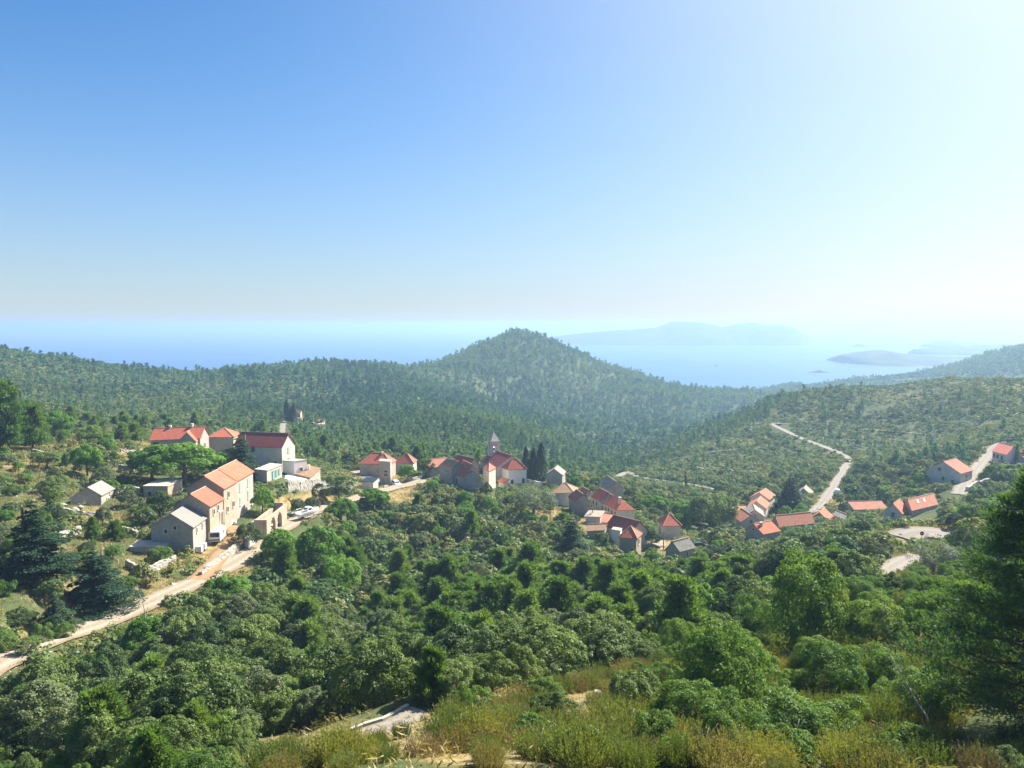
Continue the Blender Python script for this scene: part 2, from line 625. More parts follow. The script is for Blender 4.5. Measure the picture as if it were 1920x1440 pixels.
def road_mat(name, base, edge, track):
    """wheel tracks run along the lane: v across is stored as UV.x (0..1)"""
    m, N, L, b = new_mat(name)
    uv = N.new('ShaderNodeUVMap')
    sx = N.new('ShaderNodeSeparateXYZ')
    L.new(uv.outputs[0], sx.inputs[0])
    tc = N.new('ShaderNodeTexCoord')
    n = noise(N, L, tc.outputs['Object'], 0.5, 6, 0.7)
    nf = noise(N, L, tc.outputs['Object'], 3.0, 4, 0.7)
    ad = N.new('ShaderNodeMath')
    ad.operation = 'MULTIPLY_ADD'
    L.new(n.outputs[0], ad.inputs[0])
    ad.inputs[1].default_value = 0.16
    L.new(sx.outputs[0], ad.inputs[2])
    sb = N.new('ShaderNodeMath')
    sb.operation = 'SUBTRACT'
    L.new(ad.outputs[0], sb.inputs[0])
    sb.inputs[1].default_value = 0.08
    r = ramp(N, [(0.0, edge), (0.14, base), (0.3, track), (0.45, base), (0.55, base), (0.7, track), (0.86, base), (1.0, edge)])
    L.new(sb.outputs[0], r.inputs[0])
    r2 = ramp(N, [(0.3, (0.75, 0.75, 0.75)), (0.7, (1.15, 1.15, 1.15))])
    L.new(nf.outputs[0], r2.inputs[0])
    c = mixc(N, L, 1.0, r.outputs[0], r2.outputs[0], 'MULTIPLY')
    L.new(c, b.inputs['Base Color'])
    b.inputs['Roughness'].default_value = 0.95
    b.inputs['Specular IOR Level'].default_value = 0.1
    bp = N.new('ShaderNodeBump')
    bp.inputs['Strength'].default_value = 0.4
    bp.inputs['Distance'].default_value = 0.06
    L.new(nf.outputs[0], bp.inputs['Height'])
    L.new(bp.outputs[0], b.inputs['Normal'])
    return m

M_TERRAIN = ground_mat('terrain_soil', [(0.3, (0.040, 0.065, 0.024)), (0.5, (0.075, 0.098, 0.038)), (0.64, (0.095, 0.110, 0.048)), (0.8, (0.15, 0.145, 0.085))],
                       [(0.3, (0.16, 0.13, 0.05)), (0.5, (0.30, 0.22, 0.10)), (0.7, (0.40, 0.30, 0.16))])
M_ROAD = {
    'gravel': road_mat('gravel_lane', (0.29, 0.24, 0.175), (0.24, 0.17, 0.10), (0.37, 0.32, 0.255)),
    'soil': road_mat('orange_soil', (0.33, 0.20, 0.11), (0.27, 0.17, 0.095), (0.36, 0.24, 0.145)),
    'pale_road': road_mat('pale_asphalt', (0.24, 0.215, 0.185), (0.21, 0.165, 0.115), (0.28, 0.255, 0.225)),
    'concrete': road_mat('concrete_slab', (0.23, 0.205, 0.17), (0.15, 0.14, 0.085), (0.28, 0.25, 0.21)),
}

# ------------------------------------------------------------------ terrain mesh
DRY = [  # pixel patches of dry grass or bare soil: (px, py, half width, half height, amount)
    (135, 833, 45, 14, 1.0), (250, 850, 60, 22, 0.9), (190, 880, 90, 20, 0.4), (60, 872, 60, 10, 0.7), (150, 975, 70, 22, 0.6),
    (90, 1040, 60, 35, 0.45), (240, 1110, 150, 45, 0.55), (290, 1060, 60, 22, 0.6), (420, 1040, 60, 40, 0.9), (590, 940, 70, 14, 1.0), (700, 900, 60, 22, 1.0),
    (765, 935, 40, 22, 1.0), (1000, 1020, 25, 30, 0.9), (1020, 965, 50, 14, 0.8), (990, 1305, 90, 22, 0.9), (1280, 1250, 110, 40, 0.7), (1690, 1130, 60, 25, 0.8),
    (1250, 1025, 40, 16, 1.0), (1120, 985, 50, 18, 0.9), (1830, 850, 40, 40, 0.5), (1880, 724, 70, 8, 0.5), (1240, 783, 30, 16, 0.4), (1750, 1010, 80, 25, 0.7),
    (1100, 1400, 500, 60, 0.55), (1400, 970, 30, 16, 0.9), (1560, 940, 30, 16, 0.9), (570, 790, 40, 10, 1.0), (30, 1190, 60, 20, 0.6), (480, 1005, 30, 22, 1.0), (1560, 770, 40, 8, 0.35), (1680, 745, 60, 7, 0.35), (1420, 830, 40, 8, 0.3), (1820, 760, 60, 8, 0.3), (840, 1420, 90, 18, 0.9), (1180, 1330, 70, 14, 0.9)]

def build_terrain():
    nr, na = 560, 640
    r = np.exp(np.linspace(math.log(3.0), math.log(2150), nr))
    a = np.linspace(-1.0, 1.0, na)
    a = a * 0.75 + 0.25 * a ** 3 * 1.1
    a = a * R(58)
    rr, aa = np.meshgrid(r, a, indexing='ij')
    X = rr * np.sin(aa)
    Y = rr * np.cos(aa)
    Z = H(X, Y)
    V = np.stack([X, Y, Z], -1).reshape(-1, 3)
    i, j = np.meshgrid(np.arange(nr - 1), np.arange(na - 1), indexing='ij')
    q = (i * na + j).ravel()
    F = np.stack([q, q + 1, q + na + 1, q + na], -1)
    o = mesh_obj('ground', V, F, M_TERRAIN, smooth=True)
    px, py = project(V[:, 0], V[:, 1], V[:, 2])
    dry = np.zeros(len(V))
    wob = vnoise(V[:, 0] / 5, V[:, 1] / 5) * 0.9
    for cx, cy_, hw, hh, am in DRY:
        e = np.hypot((px - cx) / hw, (py - cy_) / hh) + wob
        dry = np.maximum(dry, am * np.clip((1.25 - e) / 0.5, 0, 1))
    vert_attr(o, 'dry', dry)
    tag(o, kind='structure')
    return o

build_terrain()

def ribbon(name, L, w, mat, lift=0.10):
    n = len(L)
    t = np.gradient(L[:, :2], axis=0)
    t /= np.linalg.norm(t, axis=1)[:, None] + 1e-9
    nn = np.stack([t[:, 1], -t[:, 0]], -1)
    cols = 9
    V, UV = [], []
    s = np.concatenate([[0], np.cumsum(np.hypot(*np.diff(L[:, :2], axis=0).T))])
    jl = 1 + vnoise(s / 2.3, np.full(n, 3.3)) * 0.22
    jr = 1 + vnoise(s / 2.7, np.full(n, 9.1)) * 0.22
    for c in range(cols):
        u = c / (cols - 1)
        off = (u - 0.5) * w * np.where(u < 0.5, jl, jr)
        p = L[:, :2] + nn * off[:, None]
        edge = abs(u - 0.5) * 2
        z = L[:, 2] + lift - 0.05 * edge ** 6 - (0.02 if abs(edge - 0.5) < 0.2 else 0)
        V.append(np.column_stack([p, z]))
        UV.append(np.column_stack([np.full(n, u), s / w]))
    V = np.stack(V, 1).reshape(-1, 3)
    UV = np.stack(UV, 1).reshape(-1, 2)
    F = []
    for i in range(n - 1):
        for c in range(cols - 1):
            a = i * cols + c
            F.append((a, a + 1, a + cols + 1, a + cols))
    F = np.array(F)
    return mesh_obj(name, V, F, mat, smooth=True, uv=UV[F.ravel()])

for nm, w, m, L in RL:
    far = L[:, 1].mean()
    tag(ribbon(nm, L, w, M_ROAD[m], 0.10 if far < 120 else 0.16), kind='structure')

# ------------------------------------------------------------------ sea
def sea_mat():
    m, N, L, b = new_mat('sea_water')
    tc = N.new('ShaderNodeTexCoord')
    n1 = noise(N, L, tc.outputs['Object'], 0.02, 6, 0.65)
    mp = N.new('ShaderNodeMapping')
    mp.inputs['Scale'].default_value = (0.35, 2.2, 1)
    L.new(tc.outputs['Object'], mp.inputs[0])
    n2 = noise(N, L, mp.outputs[0], 0.0022, 5, 0.65)
    r = ramp(N, [(0.35, (0.010, 0.065, 0.21)), (0.65, (0.018, 0.10, 0.28))])
    L.new(n2.outputs[0], r.inputs[0])
    L.new(r.outputs[0], b.inputs['Base Color'])
    b.inputs['Roughness'].default_value = 0.32
    b.inputs['IOR'].default_value = 1.33
    b.inputs['Specular IOR Level'].default_value = 0.35
    bp = N.new('ShaderNodeBump')
    bp.inputs['Strength'].default_value = 0.6
    bp.inputs['Distance'].default_value = 3.0
    L.new(n1.outputs[0], bp.inputs['Height'])
    L.new(bp.outputs[0], b.inputs['Normal'])
    return m

def build_sea():
    rad = np.exp(np.linspace(math.log(500), math.log(16000), 30))
    n = 192
    V = [(0, 0, 0)]
    F = []
    for k, r in enumerate(rad):
        for i in range(n):
            a = 2 * math.pi * i / n
            V.append((r * math.cos(a), r * math.sin(a), 0))
    for i in range(n):
        F.append((0, 1 + i, 1 + (i + 1) % n))
    for k in range(len(rad) - 1):
        for i in range(n):
            a, b = 1 + k * n + i, 1 + k * n + (i + 1) % n
            F.append((a, a + n, b + n, b))
    tag(mesh_obj('sea', V, F, sea_mat()), kind='structure')

build_sea()
M_ISLE = ground_mat('maquis_slope', [(0.3, (0.035, 0.05, 0.025)), (0.5, (0.06, 0.075, 0.035)), (0.62, (0.11, 0.11, 0.06)), (0.75, (0.26, 0.24, 0.19))],
                    [(0.3, (0.2, 0.17, 0.1)), (0.7, (0.4, 0.34, 0.22))], patch=0.02, rock=False)

def island(name, sil, D, half, seed, base=-4.0, rough=1.0):
    """an island or headland: crest heights taken along its length, rounded across, notched shoreline"""
    P = np.array([at_depth(px, py, D) for px, py in sil])
    ns, nt = 90, 26
    s = np.linspace(0, 1, ns)
    xs = np.interp(s, np.linspace(0, 1, len(P)), P[:, 0])
    ks = np.interp(xs, P[:, 0], P[:, 2])
    V = []
    for i in range(ns):
        endf = math.sqrt(max(0.02, 1 - (2 * s[i] - 1) ** 4))
        for j in range(nt):
            t = -1 + 2 * j / (nt - 1)
            prof = max(0.0, 1 - abs(t) ** 1.8)
            hw = half * endf * (1 + 0.35 * float(vnoise(np.array([s[i] * 9 + seed]), np.array([1.7 * np.sign(t)]))[0]))
            x = xs[i]
            y = D + t * hw
            n_ = float(vnoise(np.array([x / (half * 0.22) + seed]), np.array([y / (half * 0.22)]))[0]) * 0.35 + float(vnoise(np.array([x / (half * 0.08)]), np.array([y / (half * 0.08) + seed]))[0]) * 0.12
            z = base + (ks[i] - base) * prof * (1 + n_ * rough * (1 - prof) * 1.6)
            V.append((x, y, z))
    F = [(i * nt + j, (i + 1) * nt + j, (i + 1) * nt + j + 1, i * nt + j + 1) for i in range(ns - 1) for j in range(nt - 1)]
    return tag(mesh_obj(name, V, np.array(F), M_ISLE, smooth=True), kind='structure')

island('far_island', [(x, y + 13) for x, y in [(1022, 620), (1096, 611), (1158, 606), (1201, 603.5), (1235, 600), (1259, 590), (1307, 590), (1335, 595), (1355, 600), (1379, 595), (1407, 591.5), (1441, 596), (1460, 595), (1489, 602), (1514, 619)]], 4800, 300, 1)
island('distant_islet', [(1590, 621), (1603, 616), (1614, 613), (1624, 616), (1640, 621)], 12000, 200, 2)
island('headland', [(1578, 667), (1596, 664), (1615, 660), (1652, 656), (1680, 661), (1709, 665), (1760, 668), (1830, 670), (1960, 668), (2080, 660)], 2500, 260, 3)
island('long_headland', [(1712, 655), (1745, 652), (1776, 650), (1815, 648), (1870, 646), (1960, 640), (2100, 640)], 3200, 180, 5)
island('outer_headland', [(1736, 645), (1752, 640), (1767, 638), (1790, 640), (1815, 642), (1853, 646), (1900, 645), (2000, 643), (2100, 640)], 4200, 220, 6)
island('islet', [(1601, 650), (1608, 644.5), (1616, 645), (1628, 650)], 4250, 60, 8, base=-2)
island('flat_islet', [(1508, 699), (1526, 696), (1535, 693.5), (1546, 696), (1562, 699)], 1985, 14, 9, base=-1)
island('small_islet', [(1587, 672), (1594, 669.5), (1602, 672)], 2810, 14, 10, base=-1)
island('skerry', [(1338, 687), (1343, 684.5), (1349, 687)], 2290, 9, 11, base=-1)
# ------------------------------------------------------------------ building materials
M_STONE_GREY = stone('grey_rubble', (0.46, 0.415, 0.345), (0.33, 0.295, 0.245), (0.52, 0.47, 0.39))
M_STONE_WARM = stone('warm_rubble', (0.43, 0.37, 0.29), (0.34, 0.29, 0.22), (0.50, 0.44, 0.35), stain=(0.40, 0.24, 0.12))
M_STONE_PINK = stone('pinkish_ashlar', (0.48, 0.42, 0.37), (0.42, 0.36, 0.31), (0.53, 0.47, 0.41), cells=1.9, bump=0.2)
M_STONE_PALE = stone('pale_limestone', (0.62, 0.575, 0.50), (0.52, 0.475, 0.41), (0.68, 0.63, 0.55), bump=0.25)
M_DRYWALL = stone('dry_stone', (0.50, 0.47, 0.41), (0.34, 0.32, 0.28), (0.10, 0.09, 0.075), cells=3.4, bump=0.8)
M_PLASTER = plain('white_plaster', (0.80, 0.75, 0.70), 0.85, var=0.05, scale=0.8)
M_CREAM = plain('cream_plaster', (0.66, 0.58, 0.47), 0.85, var=0.08, scale=0.8)
M_CONCRETE = plain('weathered_concrete', (0.46, 0.41, 0.34), 0.9, var=0.15, scale=0.7)
M_ORANGE = tiles('orange_tile', (0.56, 0.155, 0.08), (0.46, 0.12, 0.065), (0.50, 0.24, 0.15), 0.5)
M_OLDTILE = tiles('faded_tile', (0.45, 0.16, 0.095), (0.35, 0.125, 0.075), (0.33, 0.22, 0.14), 0.6)
M_RED = tiles('red_tile', (0.50, 0.13, 0.075), (0.42, 0.105, 0.065), (0.46, 0.20, 0.13), 0.45)
M_DARKRED = tiles('dark_red_tile', (0.32, 0.085, 0.07), (0.25, 0.07, 0.06), (0.34, 0.13, 0.11), 0.35)
M_BROWNTILE = tiles('brown_tile', (0.40, 0.24, 0.13), (0.30, 0.17, 0.10), (0.36, 0.29, 0.20), 0.6)
M_SLAB = tiles('stone_slab', (0.34, 0.32, 0.28), (0.26, 0.245, 0.21), (0.16, 0.14, 0.11), 0.75)
M_SHEET = tiles('grey_sheet', (0.27, 0.255, 0.23), (0.24, 0.23, 0.21), (0.20, 0.185, 0.165), 0.3, rough=0.55)
M_PALEROOF = plain('pale_screed', (0.44, 0.37, 0.29), 0.9, var=0.12, scale=0.6)
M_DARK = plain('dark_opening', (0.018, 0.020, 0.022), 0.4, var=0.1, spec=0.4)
M_GLASS = plain('window_glass', (0.03, 0.04, 0.045), 0.12, var=0.1, spec=0.6)
M_GREEN = plain('green_shutter', (0.045, 0.16, 0.10), 0.6)
M_PALEGREEN = plain('pale_green_shutter', (0.30, 0.40, 0.30), 0.6)
M_TEAL = plain('teal_door', (0.035, 0.17, 0.17), 0.55)
M_WOOD = plain('grey_timber', (0.20, 0.15, 0.11), 0.8)
M_FRAME = plain('stone_surround', (0.56, 0.51, 0.43), 0.9)
M_STEEL = plain('galvanised_steel', (0.42, 0.43, 0.44), 0.45, metal=0.6)
M_POLE = plain('weathered_pole', (0.22, 0.18, 0.15), 0.85)
M_WHITE = plain('white_paint', (0.80, 0.80, 0.80), 0.35, var=0.04, spec=0.5)
M_RUBBER = plain('tyre_rubber', (0.02, 0.02, 0.02), 0.8)
M_TRIM = plain('blue_grey_trim', (0.09, 0.16, 0.22), 0.5)
M_CARDARK = plain('dark_paint', (0.02, 0.025, 0.035), 0.25, var=0.05, spec=0.6)
M_LICHEN = plain('ridge_mortar', (0.42, 0.27, 0.20), 0.9)

BOXES = []      # (px0, py0, px1, py1, depth) of buildings in the photograph, kept free of nearer trees
FOOT = []       # (x, y, radius) footprints kept free of plants

def opening(root, o0, e, n, w, h, style):
    """a window or door on a wall: o0 its centre on the wall plane, e along the wall, n outwards"""
    z = np.array([0, 0, 1.0])
    if style == 'door':
        d = MB().box(o0 + n * 0.03, (w, h, 0.06), e, z, n).build('door', M_WOOD, root)
        f = MB()
        for sgn in (-1, 1):
            f.box(o0 + e * sgn * (w / 2 + 0.1) + n * 0.06, (0.2, h, 0.12), e, z, n)
        f.box(o0 + z * (h / 2 + 0.11) + n * 0.06, (w + 0.4, 0.22, 0.12), e, z, n)
        f.build('frame', M_FRAME, d)
        return
    if style == 'teal':
        d = MB().box(o0 + n * 0.03, (w, h, 0.06), e, z, n).build('door', M_TEAL, root)
        MB().box(o0 + n * 0.075, (w * 0.12, h * 0.9, 0.03), e, z, n).build('frame', M_WHITE, d)
        return
    if style in ('green', 'palegreen'):
        m = M_GREEN if style == 'green' else M_PALEGREEN
        for sgn in (-1, 1):
            MB().box(o0 + e * sgn * w * 0.255 + n * 0.04, (w * 0.48, h, 0.08), e, z, n).build('shutter', m, root)
        MB().box(o0 - z * (h / 2 + 0.09) + n * 0.09, (w + 0.3, 0.14, 0.18), e, z, n).build('sill', M_FRAME, root)
        return
    f = MB()
    t = 0.16
    for sgn in (-1, 1):
        f.box(o0 + e * sgn * (w / 2 + t / 2) + n * 0.05, (t, h, 0.14), e, z, n)
    f.box(o0 - z * (h / 2 + t / 2) + n * 0.07, (w + 2 * t, t, 0.18), e, z, n)
    if style != 'arch':
        f.box(o0 + z * (h / 2 + t / 2) + n * 0.05, (w + 2 * t, t, 0.14), e, z, n)
    else:
        k = 9
        for i in range(k):
            a0, a1 = math.pi * i / k, math.pi * (i + 1) / k
            am = (a0 + a1) / 2
            c = o0 + z * h / 2 + e * math.cos(am) * (w / 2 + t / 2) + z * math.sin(am) * (w / 2 + t / 2)
            tt = -e * math.sin(am) + z * math.cos(am)
            rr = e * math.cos(am) + z * math.sin(am)
            f.box(c + n * 0.05, ((w / 2 + t) * math.pi / k * 1.08, t, 0.14), tt, rr, n)
    fo = f.build('window', M_FRAME, root)
    p = MB()
    p.box(o0 + n * 0.015, (w, h, 0.03), e, z, n)
    if style == 'arch':
        k = 10
        poly = [o0 + z * h / 2 + e * math.cos(math.pi * i / k) * w / 2 + z * math.sin(math.pi * i / k) * w / 2 for i in range(k + 1)]
        p.prism(poly, (0, 0, 0), n * 0.03)
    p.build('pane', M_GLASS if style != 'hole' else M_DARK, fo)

def roof_uv(V, F, eu):
    """metres along the eave and up the slope"""
    out = []
    for f in F:
        P = np.array([V[i] for i in f])
        nrm = np.cross(P[1] - P[0], P[2] - P[0])
        nrm /= np.linalg.norm(nrm) + 1e-9
        u = np.cross((0, 0, 1), nrm)
        if np.linalg.norm(u) < 0.05:
            u = np.array(eu)
        u /= np.linalg.norm(u)
        v = np.cross(nrm, u)
        for p in P:
            out.append((p @ u, p @ v))
    return out

def house(label, A, B, C, D, rise, kind='gable', ridge='AB', wallm=None, roofm=None, name='stone_house', cat='house', f=0.5, wins=(), chims=(), over=0.28, group=None, depth=None, ground=None, protect=True, roof_label=None, corners=None, thick=0.13, hw=None):
    """A is the corner nearest the viewer, B and C its neighbours, all given at eave height as pixels; D the distance of A"""
    wallm = wallm or M_STONE_GREY
    roofm = roofm or M_ORANGE
    if corners is not None:
        a, b, c = (np.array(q, float) for q in corners)
    else:
        if hw is not None:      # distance at which the wall at A stands hw metres above the ground
            Ds = np.linspace(D * 0.8, D * 1.35, 60)
            P = np.array([at_depth(A[0], A[1], d_) for d_ in Ds])
            g = P[:, 2] - H(P[:, 0], P[:, 1]) - hw
            D = Ds[np.abs(g).argmin()]
        a = at_depth(A[0], A[1], D)
        b = at_height(B[0], B[1], a[2])
        if C is None:
            e = (b - a) / np.linalg.norm(b - a)
            pr = np.array([-e[1], e[0], 0])
            if pr[1] < 0:
                pr = -pr
            c = a + pr * depth
        else:
            c = at_height(C[0], C[1], a[2])
    d = b + c - a
    ze = a[2]
    q = [a, b, d, c]
    cen = sum(q) / 4
    zs = H(np.array([p[0] for p in q]), np.array([p[1] for p in q]))
    zb = (min(zs) if ground is None else ground) - 0.8
    zb = min(zb, ze - 1.6)
    O = np.array([cen[0], cen[1], max(zs.min(), zb)])
    root = empty(name, O, label, cat, group)
    root.location = tuple(O)
    q = [p - O for p in q]
    zb -= O[2]
    cn = cen - O
    a_, b_, d_, c_ = q
    side = {'AB': (a_, b_), 'AC': (a_, c_), 'BD': (b_, d_), 'CD': (c_, d_)}
    nrm = {}
    for k, (p, r) in side.items():
        e = (r - p) / np.linalg.norm(r - p)
        n = np.array([e[1], -e[0], 0])
        if n @ (((p + r) / 2 - cn) * [1, 1, 0]) < 0:
            n = -n
        nrm[k] = (e, n)
    if ridge == 'AC':
        ra, rb, rd, rc = a_, c_, d_, b_
    else:
        ra, rb, rd, rc = a_, b_, d_, c_
    # ridge runs along ra->rb ; gables at ra-rc and rb-rd
    z = np.array([0, 0, 1.0])
    dn = lambda p: np.array([p[0], p[1], zb])
    V = [dn(ra), dn(rb), dn(rd), dn(rc), ra, rb, rd, rc]
    F = [(0, 1, 5, 4), (2, 3, 7, 6), (3, 2, 1, 0)]
    if kind == 'gable':
        pa = ra + (rc - ra) * f + z * rise
        pb = rb + (rd - rb) * f + z * rise
        V += [pa, pb]
        F += [(1, 2, 6, 9, 5), (3, 0, 4, 8, 7), (4, 5, 9, 8), (6, 7, 8, 9)]
    elif kind == 'shed':
        V += [rc + z * rise, rd + z * rise]
        F = [(0, 1, 5, 4), (2, 3, 8, 9), (3, 2, 1, 0), (1, 2, 9, 5), (3, 0, 4, 8), (4, 5, 9, 8)]
    else:
        F += [(1, 2, 6, 5), (3, 0, 4, 7), (4, 5, 6, 7)]
    wo = mesh_obj('wall', V, F, wallm, root)
    # roof over an enlarged footprint
    e1 = (rb - ra) / np.linalg.norm(rb - ra)
    e2 = (rc - ra) / np.linalg.norm(rc - ra)
    L1, L2 = np.linalg.norm(rb - ra), np.linalg.norm(rc - ra)
    up = z * 0.012
    slope1 = rise / max(0.1, L2 * f)
    slope2 = rise / max(0.1, L2 * (1 - f))
    if kind == 'flat':
        T = [ra - e1 * over - e2 * over, rb + e1 * over - e2 * over, rd + e1 * over + e2 * over, rc - e1 * over + e2 * over]
        T = [p + up for p in T]
        TF = [(0, 1, 2, 3)]
        th = 0.22
    elif kind == 'shed':
        s = rise / L2
        T = [ra - e1 * over - e2 * over - z * over * s, rb + e1 * over - e2 * over - z * over * s, rd + e1 * over + e2 * over + z * (rise + over * s), rc - e1 * over + e2 * over + z * (rise + over * s)]
        T = [p + up for p in T]
        TF = [(0, 1, 2, 3)]
        th = thick
    elif kind == 'gable':
        T = [ra - e1 * over - e2 * over - z * over * slope1, rb + e1 * over - e2 * over - z * over * slope1,
             rd + e1 * over + e2 * over - z * over * slope2, rc - e1 * over + e2 * over - z * over * slope2,
             ra + (rc - ra) * f + z * rise - e1 * over, rb + (rd - rb) * f + z * rise + e1 * over]
        T = [p + up for p in T]
        TF = [(0, 1, 5, 4), (2, 3, 4, 5)]
        th = thick
    else:  # hip
        k = min(0.5, 0.5 * L2 / L1)
        s = rise / (0.5 * L2)
        lo = z * over * s
        T = [ra - e1 * over - e2 * over - lo, rb + e1 * over - e2 * over - lo, rd + e1 * over + e2 * over - lo, rc - e1 * over + e2 * over - lo,
             ra + (rc - ra) * 0.5 + e1 * L1 * k + z * rise, ra + (rc - ra) * 0.5 + e1 * L1 * (1 - k) + z * rise]
        T = [p + up for p in T]
        if kind == 'halfhip':     # hipped at the A end only
            T[5] = rb + (rd - rb) * 0.5 + z * rise + e1 * over + up
            TF = [(0, 1, 5, 4), (2, 3, 4, 5), (3, 0, 4)]
        elif k >= 0.499:
            TF = [(0, 1, 4), (1, 2, 4), (2, 3, 4), (3, 0, 4)]
        else:
            TF = [(0, 1, 5, 4), (1, 2, 5), (2, 3, 4, 5), (3, 0, 4)]
        th = thick
    n = len(T)
    VV = [p + z * th for p in T] + list(T)
    FF = list(TF) + [tuple(i + n for i in reversed(t)) for t in TF]
    cnt = {}
    for t in TF:
        for i in range(len(t)):
            cnt.setdefault(frozenset((t[i], t[(i + 1) % len(t)])), []).append((t[i], t[(i + 1) % len(t)]))
    for k_, es in cnt.items():
        if len(es) == 1:
            i, j = es[0]
            FF.append((j, i, i + n, j + n))
    # orientation: roof faces must look up
    fix = []
    for t in FF:
        P = [VV[i] for i in t]
        nz = np.cross(P[1] - P[0], P[2] - P[0])[2]
        if all(i < n for i in t) and nz < 0:
            t = tuple(reversed(t))
        fix.append(t)
    if kind == 'hip' and len(T) == 6 and min(0.5, 0.5 * L2 / L1) >= 0.499:
        pass
    ro = mesh_obj('roof', VV, fix, roofm, root, uv=roof_uv(VV, fix, e1))
    if roof_label:
        ro['label'] = roof_label
    if kind in ('gable', 'hip') and roofm not in (M_SHEET, M_PALEROOF):
        rp = [T[4] + z * (th + 0.03), T[5] + z * (th + 0.03)]
        m = MB()
        if np.linalg.norm(rp[1] - rp[0]) > 0.3:
            m.tube(rp, 0.13, 6)
        if kind == 'hip':
            for i, j in ((0, 4), (3, 4), (1, 5 if len(TF) and any(5 in t for t in TF) else 4), (2, 5 if any(5 in t for t in TF) else 4)):
                m.tube([T[i] + z * (th + 0.02), T[j] + z * (th + 0.03)], 0.11, 6)
        m.build('ridge_cap', M_LICHEN, ro)
    if kind == 'flat':
        pass
    for sd, u, drop, w, h, st in wins:
        p, r = side[sd]
        e, nn = nrm[sd]
        opening(root, p + (r - p) * u - z * drop, e, nn, w, h, st)
    for ux, uy, hh in chims:
        p = ra + (rb - ra) * ux + (rc - ra) * uy
        top = rise + hh
        zlow = max(0.05, rise * (1 - abs(uy - f) / max(f, 1 - f)) - 0.3)
        cm = MB().box(p + z * (zlow + top) / 2, (0.55, 0.55, top - zlow), e1, e2, z)
        cm.box(p + z * (top + 0.06), (0.72, 0.72, 0.12), e1, e2, z)
        cm.build('chimney', M_CREAM, ro)
    # bookkeeping
    Q = np.array([p + O for p in list(V) + list(T)])
    pxs, pys = project(Q[:, 0], Q[:, 1], Q[:, 2])
    if protect:
        BOXES.append((pxs.min(), pys.min(), pxs.max(), pys.max(), cen[1] - 3))
    FOOT.append((cen[0], cen[1], 0.5 * np.hypot(L1, L2) + 0.8))
    root['eave'] = float(ze)
    return root, (a, b, c)

def split(A, B, C, D, t0, t1, dz=0.0):
    """corners of a slice of a terrace along AB"""
    a = at_depth(A[0], A[1], D)
    b = at_height(B[0], B[1], a[2])
    c = at_height(C[0], C[1], a[2])
    z = np.array([0, 0, dz])
    return (a + (b - a) * t0 + z, a + (b - a) * t1 + z, c + (b - a) * t0 + z)

# ------------------------------------------------------------------ the tall row of houses on the drive
T_A, T_B, T_C = (419.1, 916.1), (474, 885), (350.7, 914)
house('tall old stone house with faded tile roof, wedged between orange and red roofs', None, None, None, 150, 2.3, wallm=M_STONE_WARM, roofm=M_OLDTILE,
      corners=split(T_A, T_B, T_C, 150, 0, 0.41), wins=[('AB', 0.35, 1.7, 0.8, 1.2, 'win'), ('AB', 0.72, 4.3, 0.8, 1.2, 'win'), ('AB', 0.25, 4.6, 0.8, 1.1, 'win')])
house('tallest pinkish stone house with new orange roof and pale green shutters, above the drive', None, None, None, 150, 2.3, wallm=M_STONE_PINK, roofm=M_ORANGE,
      corners=split(T_A, T_B, T_C, 150, 0.412, 1.0, 0.12),
      wins=[('AB', 0.2, 1.7, 1.0, 1.7, 'palegreen'), ('AB', 0.68, 1.6, 1.0, 1.7, 'palegreen'), ('AB', 0.2, 4.7, 1.0, 1.7, 'palegreen'), ('AB', 0.68, 4.4, 1.0, 1.7, 'palegreen')])
house('middle stone house of the row with small bright red roof and dark gable', (392.7, 949.3), (417.7, 935), (325, 949), 142, 2.2, wallm=M_STONE_WARM, roofm=M_RED,
      wins=[('AB', 0.3, 1.5, 0.6, 1.0, 'hole'), ('AB', 0.62, 1.2, 0.6, 1.0, 'hole'), ('AB', 0.85, 3.6, 1.3, 2.4, 'door')])
house('stone barn with grey corrugated roof beside the parked caravan', (361.3, 988.3), (393.1, 965.4), (282.7, 986.3), 135, 2.3, wallm=M_STONE_GREY, roofm=M_SHEET, name='stone_barn', cat='barn',
      wins=[('AC', 0.42, 0.2, 0.55, 0.6, 'hole'), ('AC', 0.64, 0.9, 0.55, 0.7, 'hole'), ('AB', 0.22, 1.1, 0.35, 0.9, 'hole'), ('AB', 0.55, 1.0, 0.35, 0.8, 'hole')])
house('roofless pale stone building with flat screed top behind the fig tree', (314.2, 913), (268.8, 912.7), (341.9, 900.2), 165, 0.2, kind='flat', wallm=M_STONE_WARM, roofm=M_PALEROOF, over=0.12,
      wins=[('AB', 0.75, 1.5, 0.9, 0.9, 'hole')])
house('small grey stone hut with sheet roof and doorway standing alone on the terraces', (189.2, 928.3), (212.5, 915.8), (131.7, 935), 158, 1.9, wallm=M_STONE_GREY, roofm=M_SHEET, name='stone_hut', cat='hut', f=0.42,
      wins=[('AB', 0.5, 2.2, 0.9, 1.8, 'door'), ('AB', 0.78, 1.4, 0.45, 0.5, 'hole'), ('AB', 0.7, 0.6, 0.4, 0.4, 'hole')])
house('low concrete cistern with flat cracked roof below the stone barn', (309, 1026), (243, 1027), (322, 1015), 133, 0.2, kind='flat', wallm=M_CONCRETE, roofm=M_CONCRETE, name='water_cistern', cat='cistern', over=0.1)
